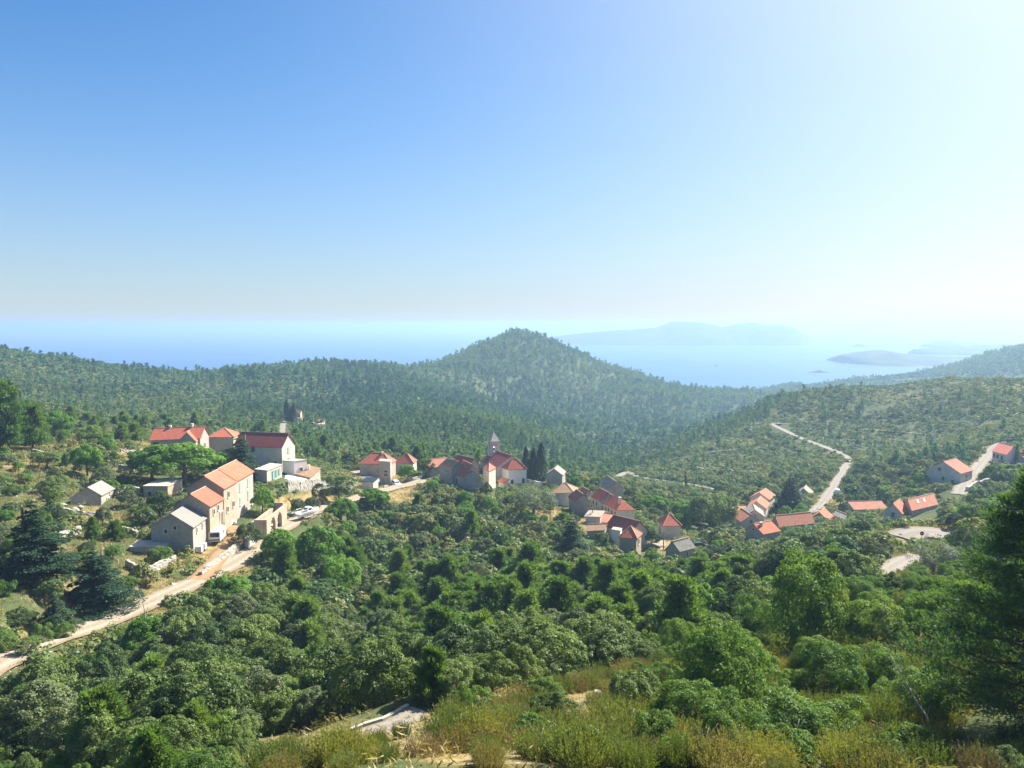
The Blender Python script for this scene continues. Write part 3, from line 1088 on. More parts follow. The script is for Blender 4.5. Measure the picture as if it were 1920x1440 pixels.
# upper left group
house('long stone house with red roof at the top left of the village', (375.1, 821), (282.3, 824.7), (391.3, 815), 216, 2.7, wallm=M_STONE_PINK, roofm=M_RED, depth=None,
      wins=[('AC', 0.5, 2.6, 0.8, 1.3, 'win'), ('AB', 0.9, 1.3, 1.6, 1.2, 'hole')], chims=[(0.7, 0.5, 0.7), (0.25, 0.5, 1.0)])
house('gabled wing with orange roof projecting from the long red-roofed house', (367, 827.4), (336, 826), (375, 820.6), 213, 2.3, ridge='AC', wallm=M_STONE_PINK, roofm=M_ORANGE,
      wins=[('AC', 0.5, 3.4, 0.9, 1.6, 'win')])
house('square stone house with pyramid orange roof left of the purple roof', (437.4, 819.3), (392, 819.3), (449.6, 812.5), 226, 2.1, kind='hip', wallm=M_STONE_GREY, roofm=M_ORANGE)
house('big pale stone house with dark purple-red roof and one green shutter', (528.3, 838), (440.1, 834.6), (552.6, 831.1), 200, 3.0, wallm=M_STONE_PALE, roofm=M_DARKRED,
      wins=[('AB', 0.61, 1.0, 1.0, 1.3, 'green'), ('AB', 0.14, 4.3, 0.6, 0.9, 'hole'), ('AC', 0.5, 1.2, 1.0, 1.3, 'palegreen'), ('AC', 0.5, 4.1, 0.6, 1.1, 'hole')])
house('white flat-roofed annexe standing against the purple-roofed house', (551.3, 866.5), (529.7, 865), (574.9, 863), 191, 0.2, kind='flat', hw=4.2, wallm=M_PLASTER, roofm=M_PALEROOF, over=0.05, name='annexe', cat='building',
      wins=[('AC', 0.55, 2.2, 0.7, 0.9, 'win')])
house('brown tiled lean-to with a chimney below the white annexe', (581, 895.7), (552, 888.5), (600.6, 885), 182, 0.9, kind='shed', hw=2.8, wallm=M_STONE_GREY, roofm=M_BROWNTILE, name='lean_to', cat='shed', chims=[(0.5, 0.65, 0.9)])
house('low concrete house with teal doors and flat terrace roof', (500.3, 883.2), (478.3, 881), (528, 872), 183, 0.2, kind='flat', hw=3.3, wallm=M_CONCRETE, roofm=M_CONCRETE, over=0.15, name='concrete_house',
      wins=[('AC', 0.4, 1.7, 1.4, 2.2, 'teal'), ('AC', 0.62, 1.6, 1.0, 1.8, 'teal'), ('AC', 0.82, 1.5, 1.0, 1.6, 'teal')])
house('white slab-roofed porch with teal door in front of the brown lean-to', (564.4, 905), (528.3, 897.5), (573.5, 899.5), 177, 0.2, kind='flat', hw=2.4, wallm=M_CONCRETE, roofm=M_PLASTER, over=0.2, name='porch', cat='porch',
      wins=[('AC', 0.5, 1.2, 0.9, 1.7, 'teal')])
# middle
house('low house with broad red hip roof behind the transformer tower', (732.7, 869), (674.4, 868.8), (741.9, 862.5), 245, 2.8, kind='hip', wallm=M_STONE_GREY, roofm=M_RED, chims=[(0.35, 0.45, 0.4)])
house('small house with pointed red hip roof right of the transformer tower', (774.4, 867.7), (742.6, 866.7), (781.1, 862.5), 255, 2.6, kind='hip', wallm=M_STONE_PALE, roofm=M_RED)
house('tall narrow stone transformer tower with pale cornice and white doors', (731.7, 866.7), (711.4, 865.4), (734.2, 862.8), 229, 0.3, kind='flat', wallm=M_CONCRETE, roofm=M_PALEROOF, name='transformer_tower', cat='tower', over=0.2,
      wins=[('AB', 0.4, 2.9, 1.1, 0.55, 'hole'), ('AB', 0.4, 4.0, 1.1, 0.55, 'hole'), ('AB', 0.22, 6.2, 0.9, 2.1, 'palegreen'), ('AB', 0.62, 6.2, 0.7, 2.1, 'palegreen')])
house('low whitewashed shed with dark canopy beside the lane junction', (700, 903.5), (678, 903.5), (709, 899), 216, 0.5, kind='shed', hw=2.4, wallm=M_CREAM, roofm=M_CARDARK, name='shed', cat='shed')
house('stone house with faded orange roof, leftmost of the cluster left of the church', (845, 872.5), (806.5, 876.5), None, 241, 1.9, depth=6.0, wallm=M_STONE_GREY, roofm=M_OLDTILE)
house('grey stone house with mossy brown roof in the cluster left of the church', (846.4, 879), (824, 873.5), (874.8, 876.7), 225, 1.9, hw=4.6, wallm=M_STONE_GREY, roofm=M_BROWNTILE, wins=[('AB', 0.4, 1.0, 0.5, 0.8, 'hole')])
house('half-ruined grey house with broken red roof and big gable near the church', (868.7, 894.5), (849.7, 888.2), (902.5, 897), 206, 2.0, hw=3.4, wallm=M_STONE_GREY, roofm=M_OLDTILE, wins=[('AB', 0.65, 1.8, 0.8, 1.6, 'win')])
house('house with dark red roof behind the mossy brown roof', (880.2, 871), (850.4, 864), (897.8, 871.2), 236, 1.8, wallm=M_STONE_GREY, roofm=M_DARKRED)
house('tiny house with bright red roof squeezed below the dark red roof', (876, 879.5), (860.5, 871.5), (893, 880), 221, 1.3, wallm=M_STONE_GREY, roofm=M_RED)

# ------------------------------------------------------------------ church
def church():
    r, (a, b, c) = house('white and grey stone church with dark red nave roof', (932.3, 876), (900.5, 863.8), (985.1, 874), 245, 3.5, wallm=M_STONE_PALE, roofm=M_DARKRED, name='church', cat='church',
                         wins=[('AC', 0.5, -1.6, 0.7, 0.7, 'arch')], over=0.2)
    O = np.array(r.location)
    # bell tower over the far gable
    z = np.array([0, 0, 1.0])
    t = (at_depth(925.3, 846, 256)) - O
    e1 = (b - a) / np.linalg.norm(b - a)
    e2 = np.array([-e1[1], e1[0], 0])
    w = 2.9
    zt = at_depth(925.3, 826.5, 256)[2] - O[2]
    zb = at_depth(925.3, 858, 256)[2] - O[2]
    tw = MB()
    zo = t[2] - 0.2
    tw.box((t[0], t[1], (zb + zo) / 2), (w, w, zo - zb), e1, e2, z)
    tw.box((t[0], t[1], zo + 0.12), (w + 0.4, w + 0.4, 0.24), e1, e2, z)
    hh = zt - zo - 0.3
    for i in (-1, 1):
        for j in (-1, 1):
            tw.box(np.array((t[0], t[1], zo + 0.24 + hh / 2)) + e1 * i * (w / 2 - 0.42) + e2 * j * (w / 2 - 0.42), (0.8, 0.8, hh), e1, e2, z)
    for k in range(4):
        ax, n = ((e1, e2), (e1, -e2), (e2, e1), (e2, -e1))[k]
        tw.box(np.array((t[0], t[1], zo + 0.24 + hh - 0.3)) + n * (w / 2 - 0.3), (w - 1.7, 0.56, 0.6), ax, n, z)
    tw.box((t[0], t[1], zt + 0.02), (w + 0.5, w + 0.5, 0.3), e1, e2, z)
    to = tw.build('bell_tower', M_STONE_PALE, r)
    sp = MB()
    top = at_depth(925.6, 806.5, 256)[2] - O[2]
    c0 = np.array((t[0], t[1], zt + 0.171))
    h2 = w / 2 + 0.1
    base = [c0 + e1 * i * h2 + e2 * j * h2 for i, j in ((-1, -1), (1, -1), (1, 1), (-1, 1))]
    sp.add(base + [c0 + z * (top - zt - 0.6)], [(3, 2, 1, 0), (0, 1, 4), (1, 2, 4), (2, 3, 4), (3, 0, 4)])
    so = sp.build('spire', M_STONE_GREY, to)
    MB().tube([c0 + z * (top - zt - 0.9), c0 + z * (top - zt + 0.4)], [0.16, 0.05], 6).build('finial', M_STONE_PALE, to)
    bl = MB().tube([(t[0], t[1], zo + 0.7), (t[0], t[1], zo + 1.0), (t[0], t[1], zo + 1.5), (t[0], t[1], zo + 1.7)], [0.55, 0.45, 0.32, 0.1], 12)
    bl.build('bell', M_CARDARK, to)
    # roof window
    return r

church()
house('white plastered apse with hipped red roof and two arched windows, joined to the church', (953.3, 879.6), (987.2, 878.3), (941.8, 875), 237, 2.7, kind='hip', wallm=M_PLASTER, roofm=M_RED, name='apse', cat='church annexe',
      wins=[('AB', 0.2, 4.4, 0.7, 1.3, 'arch'), ('AB', 0.82, 4.2, 0.7, 1.5, 'arch')])
house('narrow tall side chapel with small orange roof against the church nave', (916.8, 883.4), (929.4, 877.3), (905.9, 875.6), 232, 1.2, kind='hip', hw=6.0, wallm=M_CREAM, roofm=M_ORANGE, name='side_chapel', cat='chapel')
house('tiny orange-roofed shed at the foot of the white apse', (945.5, 905), (935, 902), (953, 905), 226, 0.8, kind='shed', hw=1.8, wallm=M_CREAM, roofm=M_ORANGE, name='shed', cat='shed')
house('grey stone gabled building standing right of the church cypresses', (1054.2, 890.5), (1025, 888.6), (1060, 884), 236, 1.7, ridge='AC', wallm=M_STONE_GREY, roofm=M_SLAB)
# below the church
house('stone house with broad mossy brown hip roof below the church cypresses', (1074.2, 922.5), (1034, 924.5), (1083, 915), 201, 2.0, kind='hip', hw=4.2, wallm=M_STONE_PALE, roofm=M_BROWNTILE, chims=())
house('grey stone house with red roof half and a creeper up its gable', (1078.3, 939.2), (1066.7, 930.5), (1107.5, 943.4), 191, 2.0, hw=3.6, wallm=M_STONE_GREY, roofm=M_RED)
house('small orange-roofed shed behind the creeper-covered gable', (1100, 926.5), (1088, 921), (1108, 924), 211, 0.9, hw=2.0, wallm=M_STONE_GREY, roofm=M_ORANGE, name='shed', cat='shed')
house('long terrace house with hipped orange roof and chimney at its near end', None, None, None, 200, 2.1, kind='halfhip', wallm=M_CREAM, roofm=M_ORANGE, corners=split((1157.5, 955.8), (1109.2, 930.8), (1189.2, 955), 200, 0, 0.47),
      wins=[('AB', 0.15, 1.4, 0.7, 1.3, 'win'), ('AB', 0.4, 1.4, 0.7, 1.3, 'win'), ('AB', 0.65, 1.4, 0.7, 1.3, 'win'), ('AB', 0.88, 1.4, 0.7, 1.3, 'win')], chims=[(0.2, 0.3, 0.8)])
house('terrace house with faded grey roof, in the middle of the sloping row', None, None, None, 200, 2.1, wallm=M_STONE_PALE, roofm=M_SLAB, corners=split((1157.5, 955.8), (1109.2, 930.8), (1189.2, 955), 200, 0.473, 0.64, -0.1),
      wins=[('AB', 0.5, 1.4, 0.7, 1.2, 'win')])
house('terrace house with red roof at the far upper end of the sloping row', None, None, None, 200, 2.1, wallm=M_STONE_PALE, roofm=M_RED, corners=split((1157.5, 955.8), (1109.2, 930.8), (1189.2, 955), 200, 0.643, 1.0, 0.12),
      wins=[('AB', 0.4, 1.4, 0.7, 1.2, 'win'), ('AB', 0.75, 1.4, 0.7, 1.2, 'win')])
house('long low house with dark red roof behind the tall orange-hipped house', (1183, 998), (1136.7, 986), (1213.3, 994.2), 178, 2.3, wallm=M_STONE_PALE, roofm=M_DARKRED, wins=[('AC', 0.55, 0.4, 0.5, 0.8, 'hole')])
house('tall narrow stone house with hipped orange roof among the trees, nearest of the village', (1193.3, 1008.3), (1161.7, 1006), (1202.5, 999.2), 168, 1.9, kind='hip', wallm=M_STONE_WARM, roofm=M_ORANGE,
      wins=[('AC', 0.45, 1.4, 0.7, 1.1, 'win'), ('AB', 0.2, 3.4, 0.9, 1.7, 'hole')])
house('low stone house with mossy brown tile roof beside the dark spruce', (1133.3, 993.3), (1100, 995), (1139, 987), 180, 1.0, wallm=M_STONE_GREY, roofm=M_BROWNTILE, wins=[('AB', 0.3, 1.3, 0.6, 0.8, 'hole')])
house('cream outbuilding with pale roof between the creeper gable and the terrace', (1125, 969), (1098, 968), (1140, 961), 191, 0.9, wallm=M_CREAM, roofm=M_PALEROOF, name='outbuilding', cat='outbuilding', wins=[('AC', 0.4, 0.5, 0.5, 0.5, 'hole')])
house('low pale lean-to beside the dark red roof', (1146, 981), (1128, 979), (1150, 971), 184, 0.5, kind='shed', wallm=M_CREAM, roofm=M_OLDTILE, name='lean_to', cat='shed')
house('white flat-roofed outhouse squeezed behind the tall orange-hipped house', (1163, 996.5), (1147, 994), (1166, 992), 175, 0.2, kind='flat', wallm=M_PLASTER, roofm=M_PALEROOF, name='outhouse', cat='outbuilding', over=0.08)
house('detached pale house with red hip roof before the round oak', (1244.2, 985.3), (1276.7, 984.7), (1234, 975), 186, 2.3, kind='hip', wallm=M_CREAM, roofm=M_RED, wins=[('AC', 0.6, 1.8, 0.9, 1.6, 'win')])
house('ruined stone house with broken stone-slab roof below the red hip roof', (1274.2, 1032.5), (1301.7, 1025.3), (1248.3, 1030.8), 165, 1.9, wallm=M_STONE_GREY, roofm=M_SLAB, wins=[('AB', 0.5, 1.2, 0.5, 0.9, 'hole')])
house('grey stone house with slab roof behind the sloping terrace', (1141.7, 915.8), (1126, 904), (1168.3, 917.0), 226, 2.0, wallm=M_STONE_GREY, roofm=M_SLAB)
# valley hamlet to the right
S4 = [((1441.7, 936.7), (1406.7, 932.5), 240, 'highest of the four stacked gables by the dark conifer, stone house with orange roof', M_ORANGE),
      ((1435.8, 953.3), (1401.7, 949.8), 229, 'second gable down of the stack by the dark conifer, with white-framed attic window', M_ORANGE),
      ((1433, 968.5), (1397, 966.5), 219, 'third gable down of the stack by the dark conifer, with pale slab roof', M_SLAB),
      ((1426.7, 977.5), (1390, 978.2), 212, 'lowest gable of the stack by the dark conifer, with faded orange roof', M_OLDTILE)]
for (pa, pb, dd, lab, rm) in S4:
    house(lab, pa, pb, None, dd, 1.8, ridge='AC', depth=7.5, wallm=M_STONE_PALE, roofm=rm, wins=[('AB', 0.5, 0.0, 0.6, 0.8, 'win')])
house('stone cottage with orange roof and arched gable window, beside the long red roof', (1430.8, 1000.8), (1460.8, 995), (1397.5, 993.2), 195, 2.0, wallm=M_STONE_GREY, roofm=M_ORANGE, wins=[('AC', 0.35, 2.6, 0.9, 1.6, 'arch'), ('AC', 0.55, -0.6, 0.5, 0.6, 'hole')], chims=[(0.25, 0.35, 0.4)])
house('long stone house with mottled old red roof in the valley hamlet', (1461.7, 986.7), (1526, 980), (1447.5, 979), 206, 2.3, wallm=M_STONE_GREY, roofm=M_OLDTILE, wins=[('AB', 0.35, 1.0, 0.8, 1.2, 'hole'), ('AB', 0.8, 1.0, 0.6, 1.0, 'hole')])
house('stone house with small orange roof at the end of the village road', (1553.3, 976.5), (1562, 968.5), (1520, 971.2), 215, 2.0, wallm=M_STONE_PALE, roofm=M_ORANGE, wins=[('AC', 0.5, -0.3, 0.5, 0.8, 'hole')])
house('grey slab-roofed shed right of the village road', (1583, 974), (1563, 966), (1592, 968), 213, 0.9, wallm=M_STONE_GREY, roofm=M_SLAB, name='shed', cat='shed')
house('lone little stone house with pale roof in the greenery left of the village road', (1520, 927.5), (1494.2, 925), None, 265, 1.9, ridge='AC', depth=6, wallm=M_STONE_GREY, roofm=M_SLAB, wins=[('AB', 0.35, -0.2, 0.5, 0.6, 'hole')])
house('open carport with red tiled roof beside the hamlet yard', (1395, 962), (1368, 961), (1397, 955), 226, 0.8, kind='shed', wallm=M_CREAM, roofm=M_OLDTILE, name='carport', cat='carport')
# right slope
house('large stone house with red gable roof alone on the right-hand slope', (1801, 887.8), (1738.1, 879), None, 236, 2.9, ridge='AC', f=0.5, depth=9, wallm=M_STONE_PALE, roofm=M_RED, wins=[('AB', 0.62, -0.4, 0.9, 1.1, 'win'), ('AB', 0.5, 2.4, 0.9, 1.2, 'win'), ('AB', 0.22, 3.2, 1.0, 1.7, 'door'), ('AC', 0.5, 1.5, 0.8, 1.0, 'win')])
house('big pale house with red roof beside the upper road, at the edge of the pine', (1887.2, 853), (1861, 846), (1912, 846), 270, 2.4, wallm=M_CREAM, roofm=M_RED, wins=[('AB', 0.3, 1.4, 1.2, 1.4, 'win'), ('AB', 0.6, 1.4, 1.2, 1.4, 'win'), ('AB', 0.85, 1.4, 1.2, 1.4, 'win')])
house('lower wing with red roof in front of the big pale house', (1945, 866), (1889, 848), (1965, 858), 262, 2.0, wallm=M_STONE_PALE, roofm=M_RED, wins=[('AB', 0.4, 1.3, 0.9, 1.2, 'win'), ('AB', 0.65, 1.3, 0.9, 1.2, 'win')])
house('low house with orange roof half hidden behind dark bushes, right of the village road', (1663.1, 954), (1602, 955.5), None, 226, 1.5, depth=7, wallm=M_CREAM, roofm=M_OLDTILE)
house('stone house with orange roof and one tall gable window, joined to the skylight house', (1691.3, 962.8), (1702.5, 954.5), (1658.4, 957), 206, 2.2, wallm=M_STONE_PALE, roofm=M_ORANGE, wins=[('AC', 0.5, 0.8, 0.8, 1.3, 'win')])
def skylights():
    r, (a, b, c) = house('long stone house with dark brown-red roof and white skylights', (1710, 957), (1757.8, 945.5), (1694, 946), 206, 2.2, wallm=M_STONE_GREY, roofm=M_OLDTILE)
    O = np.array(r.location)
    ro = [o for o in r.children if o.name.startswith('roof')][0]
    e = (b - a) / np.linalg.norm(b - a)
    m = (c - a) * 0.5 + np.array([0, 0, 2.2])
    m = m / np.linalg.norm(m)
    n = np.cross(e, m)
    n = n if n[2] > 0 else -n
    L2 = np.linalg.norm((c - a) * 0.5 + np.array([0, 0, 2.2]))
    for u in (0.3, 0.55):
        p = a + (b - a) * u + m * L2 * 0.62 - O + n * 0.22
        MB().box(p, (0.8, 1.3, 0.14), e, m, n).build('skylight', M_WHITE, ro)
skylights()
# cemetery
house('tiny cemetery chapel with pinkish roof beside the twin cypresses', (563.5, 775.5), (553, 771), (566, 772), 428, 0.9, hw=2.6, wallm=M_CREAM, roofm=M_OLDTILE, name='chapel', cat='chapel')
house('pale red-roofed mausoleum at the right end of the cemetery', (607, 790.5), (594, 790), (609.5, 788), 428, 0.7, hw=1.6, wallm=M_CREAM, roofm=M_OLDTILE, name='mausoleum', cat='mausoleum')

# ------------------------------------------------------------------ walls and stonework
def stone_wall(label, pix, h, w=0.6, name='dry_stone_wall', mat=None, rubble=True, group=None, seed=1):
    L = smooth_line([hit(*p) for p in pix], 0.45)
    zz = H(L[:, 0], L[:, 1])
    t = np.gradient(L[:, :2], axis=0)
    t /= np.linalg.norm(t, axis=1)[:, None] + 1e-9
    nn = np.stack([t[:, 1], -t[:, 0]], -1)
    O = np.array([L[0, 0], L[0, 1], zz[0]])
    rg = np.random.default_rng(seed)
    n = len(L)
    rows = 5
    V = []
    top = h * (1 + 0.35 * vnoise(np.arange(n) / 3.7 + seed, np.full(n, 0.3)) * 2 * (0.6 if rubble else 0.1))
    for i in range(n):
        prof = [(-1, -0.5)] + [(-1, k / (rows - 1)) for k in range(rows)] + [(1, k / (rows - 1)) for k in reversed(range(rows))] + [(1, -0.5)]
        for sgn, v in prof:
            j = rg.normal(0, 0.05 if rubble else 0.01, 3)
            wd = w / 2 * (1.15 - 0.3 * max(v, 0))
            p = L[i, :2] + nn[i] * sgn * wd
            z = zz[i] + (v * top[i] if v > 0 else v)
            V.append((p[0] + j[0] - O[0], p[1] + j[1] - O[1], z + j[2] * (v > 0) - O[2]))
    m = 2 * rows + 2
    F = []
    for i in range(n - 1):
        for k in range(m - 1):
            F.append((i * m + k, (i + 1) * m + k, (i + 1) * m + k + 1, i * m + k + 1))
    F.append(tuple(range(m)))
    F.append(tuple((n - 1) * m + k for k in reversed(range(m))))
    o = mesh_obj(name, V, F, mat or M_DRYWALL, loc=O)
    tag(o, label, 'wall', group)
    for p in L[::6]:
        FOOT.append((p[0], p[1], 0.9))
    return o

stone_wall('crumbling dry stone wall between the orange driveway and the dirt road', [(376, 1082), (400, 1062), (425, 1044), (452, 1028), (466, 1014)], 1.0, seed=2)
stone_wall('long grey retaining wall along the uphill side of the dirt road', [(538, 938), (575, 936), (610, 930), (640, 922), (668, 912)], 2.3, 0.8, name='retaining_wall', seed=3)
stone_wall('low dry stone wall below the barn and cistern', [(238, 1062), (262, 1072), (282, 1074), (305, 1062), (328, 1052)], 1.1, seed=4)
stone_wall('stone heap wall above the dark spruce on the left terraces', [(108, 1018), (122, 1008), (150, 998)], 1.2, seed=5)
stone_wall('broken terrace wall in front of the lone stone hut', [(88, 958), (120, 962), (150, 968), (185, 970)], 1.0, seed=6)
stone_wall('old terrace wall across the field under the pale trees', [(62, 850), (90, 856), (120, 862), (142, 872)], 1.0, seed=7)
stone_wall('short garden wall below the long red-roofed house', [(226, 848), (250, 850), (276, 846)], 0.9, seed=8)
stone_wall('rubble edge wall between the barn terrace and the dry slope', [(205, 1000), (225, 996), (245, 1000), (258, 1006)], 0.9, seed=9)
stone_wall('pale stone wall in front of the village car park by the arched ruin', [(462, 1018), (476, 1002), (484, 992)], 1.6, seed=10)
stone_wall('ruined white wall stub right of the lone hut', [(220, 930), (240, 926), (262, 928)], 1.6, seed=11)
stone_wall('whitewashed cemetery boundary wall below the cypresses', [(524, 787), (548, 789), (566, 790)], 2.0, 0.5, name='cemetery_wall', mat=M_CREAM, rubble=False, seed=12)
stone_wall('stepped cream cemetery wall running down to the mausoleum', [(568, 792), (580, 798), (594, 801), (606, 800)], 2.2, 0.5, name='cemetery_wall', mat=M_CREAM, rubble=False, seed=13)
stone_wall('white courtyard wall at the foot of the church cypresses', [(988, 906), (1004, 910), (1016, 912)], 1.4, 0.4, name='courtyard_wall', mat=M_PLASTER, rubble=False, seed=14)
stone_wall('pale rubble wall beside the upper road under the pine', [(1812, 922), (1835, 912), (1856, 906)], 1.6, 0.7, mat=M_STONE_PALE, seed=15)
def kerb():
    L = [l for n_, w_, m_, l in RL if n_ == 'concrete_path'][0]
    t = np.gradient(L[:, :2], axis=0)
    t /= np.linalg.norm(t, axis=1)[:, None]
    q = L[:, :2] + np.stack([-t[:, 1], t[:, 0]], -1) * 0.9
    O = np.array([q[0, 0], q[0, 1], L[0, 2]])
    m = MB()
    for i in range(len(q) - 1):
        a, c = np.array([*q[i], L[i, 2]]), np.array([*q[i + 1], L[i + 1, 2]])
        e = unit3(c - a)
        n = unit3(np.cross((0, 0, 1), e))
        m.box((a + c) / 2 - O + np.array([0, 0, 0.05 + 0.015 * (i % 3)]), (np.linalg.norm(c - a) * 0.97, 0.2, 0.2), e, n, np.cross(e, n))
    tag(m.build('kerb_wall', M_STONE_GREY, loc=O), 'low pale stone kerb along the far side of the near concrete path', 'wall')

def unit3(v):
    return v / np.linalg.norm(v)
kerb()
stone_wall('stone wall edging the white-car lane below the red hip roof', [(760, 903), (775, 902), (790, 897)], 1.0, seed=17)
stone_wall('dark terrace wall under the bright tree left of the long red roof', [(222, 884), (238, 886), (252, 888)], 1.6, seed=18)
stone_wall('terrace wall facing the valley below the half-ruined gable', [(880, 912), (890, 914), (902, 914)], 2.0, seed=19)

for i, (lab, px_) in enumerate([
        ('thin terrace wall across the lower right-hand hillside', [(1330, 852), (1400, 845), (1460, 842)]),
        ('second terrace wall on the right-hand hillside, just above the valley road', [(1300, 880), (1360, 885), (1420, 889)]),
        ]):
    stone_wall(lab, px_, 1.1, 0.7, name='terrace_wall', seed=40 + i)

def arched_ruin():
    a = at_depth(497, 975, 150)
    b = at_height(535, 945.5, a[2])
    e = (b - a) / np.linalg.norm(b - a)
    n = np.array([e[1], -e[0], 0])
    L = np.linalg.norm(b - a)
    z = np.array([0, 0, 1.0])
    g = float(min(H(np.array([a[0], b[0]]), np.array([a[1], b[1]])))) - 0.8
    O = np.array([a[0], a[1], g])
    r = empty('arched_ruin', O, 'roofless stone building with two dark round arches beside the dirt road', 'ruin')
    hw = a[2] - g
    m = MB()
    # front wall with two arches: piers, spandrels built from voussoir strips
    cs = [0.3 * L, 0.62 * L]
    rad = 0.115 * L
    spring = hw * 0.62
    xs = [0, cs[0] - rad, cs[0] + rad, cs[1] - rad, cs[1] + rad, L]
    for i in (0, 2, 4):
        x0, x1 = xs[i], xs[i + 1]
        m.box(e * (x0 + x1) / 2 + z * hw / 2, (x1 - x0, 0.6, hw), e, n, z)
    k = 8
    for c in cs:
        for i in range(k):
            a0, a1 = math.pi * i / k, math.pi * (i + 1) / k
            xa, xb = c - rad * math.cos(a0), c - rad * math.cos(a1)
            za = spring + rad * min(math.sin(a0), math.sin(a1))
            m.box(e * (xa + xb) / 2 + z * (za + hw) / 2, (abs(xb - xa), 0.594, hw - za), e, n, z)
    m.box(e * 0.3 - n * 1.3 + z * (hw * 0.5), (0.6, 1.9, hw), e, n, z)
    m.box(e * (L - 0.3) - n * 1.3 + z * (hw * 0.55), (0.6, 1.9, hw * 1.1), e, n, z)
    m.box(e * L / 2 - n * 2.5 + z * (hw * 0.45), (L, 0.6, hw * 0.9), e, n, z)
    m.build('wall', M_STONE_WARM, r)
    MB().box(e * L / 2 - n * 1.25 + z * (hw * 0.42), (L - 1.3, 1.8, 0.2), e, n, z).build('floor_slab', M_CONCRETE, r)
    q = a + e * L / 2 - n * 2.5
    FOOT.append((q[0], q[1], L * 0.6))
    BOXES.append((484, 944, 536, 992, 146))
arched_ruin()

def rock(label, px, py, s, seed, group=None, flat=0.6, wide=1.0, mat=None):
    import bmesh
    bm = bmesh.new()
    bmesh.ops.create_icosphere(bm, subdivisions=3, radius=1.0)
    rg = np.random.default_rng(seed)
    o = rg.random(3) * 50
    pl = [(v / np.linalg.norm(v), 0.55 + 0.35 * rg.random()) for v in rg.normal(0, 1, (9, 3))]
    for v in bm.verts:
        c = np.array(v.co)
        for d, k in pl:
            x = c @ d
            if x > k:
                c = c - d * (x - k)
        w = 1 + 0.18 * float(vnoise(np.array([c[0] * 3 + o[0]]), np.array([c[1] * 3 + c[2] * 2 + o[1]]))[0])
        v.co = Vector((c[0] * w * wide, c[1] * w, c[2] * w * flat)) * s
    p = hit(px, py)
    me = bpy.data.meshes.new('limestone_rock')
    bm.to_mesh(me)
    bm.free()
    me.materials.append(mat or M_STONE_ROCK)
    o = bpy.data.objects.new('limestone_rock', me)
    COL.objects.link(o)
    o.location = (p[0], p[1], p[2] + s * flat * 0.25)
    o.rotation_euler = (rg.normal(0, 0.15), rg.normal(0, 0.15), rg.random() * 6)
    tag(o, label, 'rock', group)
    return o

M_STONE_ROCK = plain('limestone', (0.33, 0.31, 0.28), 0.9, var=0.3, scale=1.6)
rock('big grey limestone boulder in the dry grass of the near slope', 992, 1318, 0.75, 1)
ROCKS = [(1690, 1133, 0.55), (1706, 1140, 0.6), (1676, 1128, 0.4), (1765, 1142, 0.7), (1788, 1140, 0.6), (1640, 1196, 0.45), (1660, 1192, 0.4), (1215, 1325, 0.3), (1165, 1302, 0.35), (1150, 1335, 0.25),
         (146, 1146, 0.5), (218, 1147, 0.55), (222, 1092, 0.6), (240, 1096, 0.5), (258, 1090, 0.45), (276, 1086, 0.5), (285, 1078, 0.6), (325, 1098, 0.6), (250, 1128, 0.45), (180, 1168, 0.4), (160, 1172, 0.4), (130, 1178, 0.35), (200, 1158, 0.4), (60, 1204, 0.35), (100, 1190, 0.35),
         (118, 950, 0.9), (152, 952, 0.7), (140, 956, 0.8), (1158, 918, 0.9), (1620, 1170, 0.35), (1655, 1125, 0.5), (985, 1330, 0.3), (1120, 1300, 0.25)]
_rr = np.random.default_rng(99)
for _ in range(34):
    ROCKS.append((_rr.uniform(780, 1720), _rr.uniform(1290, 1435), 0.14 + 0.2 * _rr.random()))
for i, (x, y, s) in enumerate(ROCKS):
    reg = ('white limestone rock showing through the scrub of the near right slope' if x > 800 and y > 1100 else
           'loose stone on the dry bank beside the dirt road' if y > 1060 else 'rounded boulder lying near the lone stone hut' if x < 400 else 'pale rock by the village')
    rock(reg, x, y, s, 20 + i, group=reg + 's', wide=1.3)

# ------------------------------------------------------------------ vehicles
def frame_at(px, py, ang):
    p = hit(px, py)
    return p, np.array([math.cos(ang), math.sin(ang), 0]), np.array([-math.sin(ang), math.cos(ang), 0])

def wheels(r, pts, rad, w, name='wheel'):
    for p in pts:
        t = MB().tube([np.array(p) - (0, w / 2, 0), np.array(p) + (0, w / 2, 0)], rad, 18).build(name, M_RUBBER, r)
        MB().tube([np.array(p) - (0, w / 2 + 0.015, 0), np.array(p) + (0, w / 2 + 0.015, 0)], rad * 0.58, 14).build('rim', M_STEEL, t)

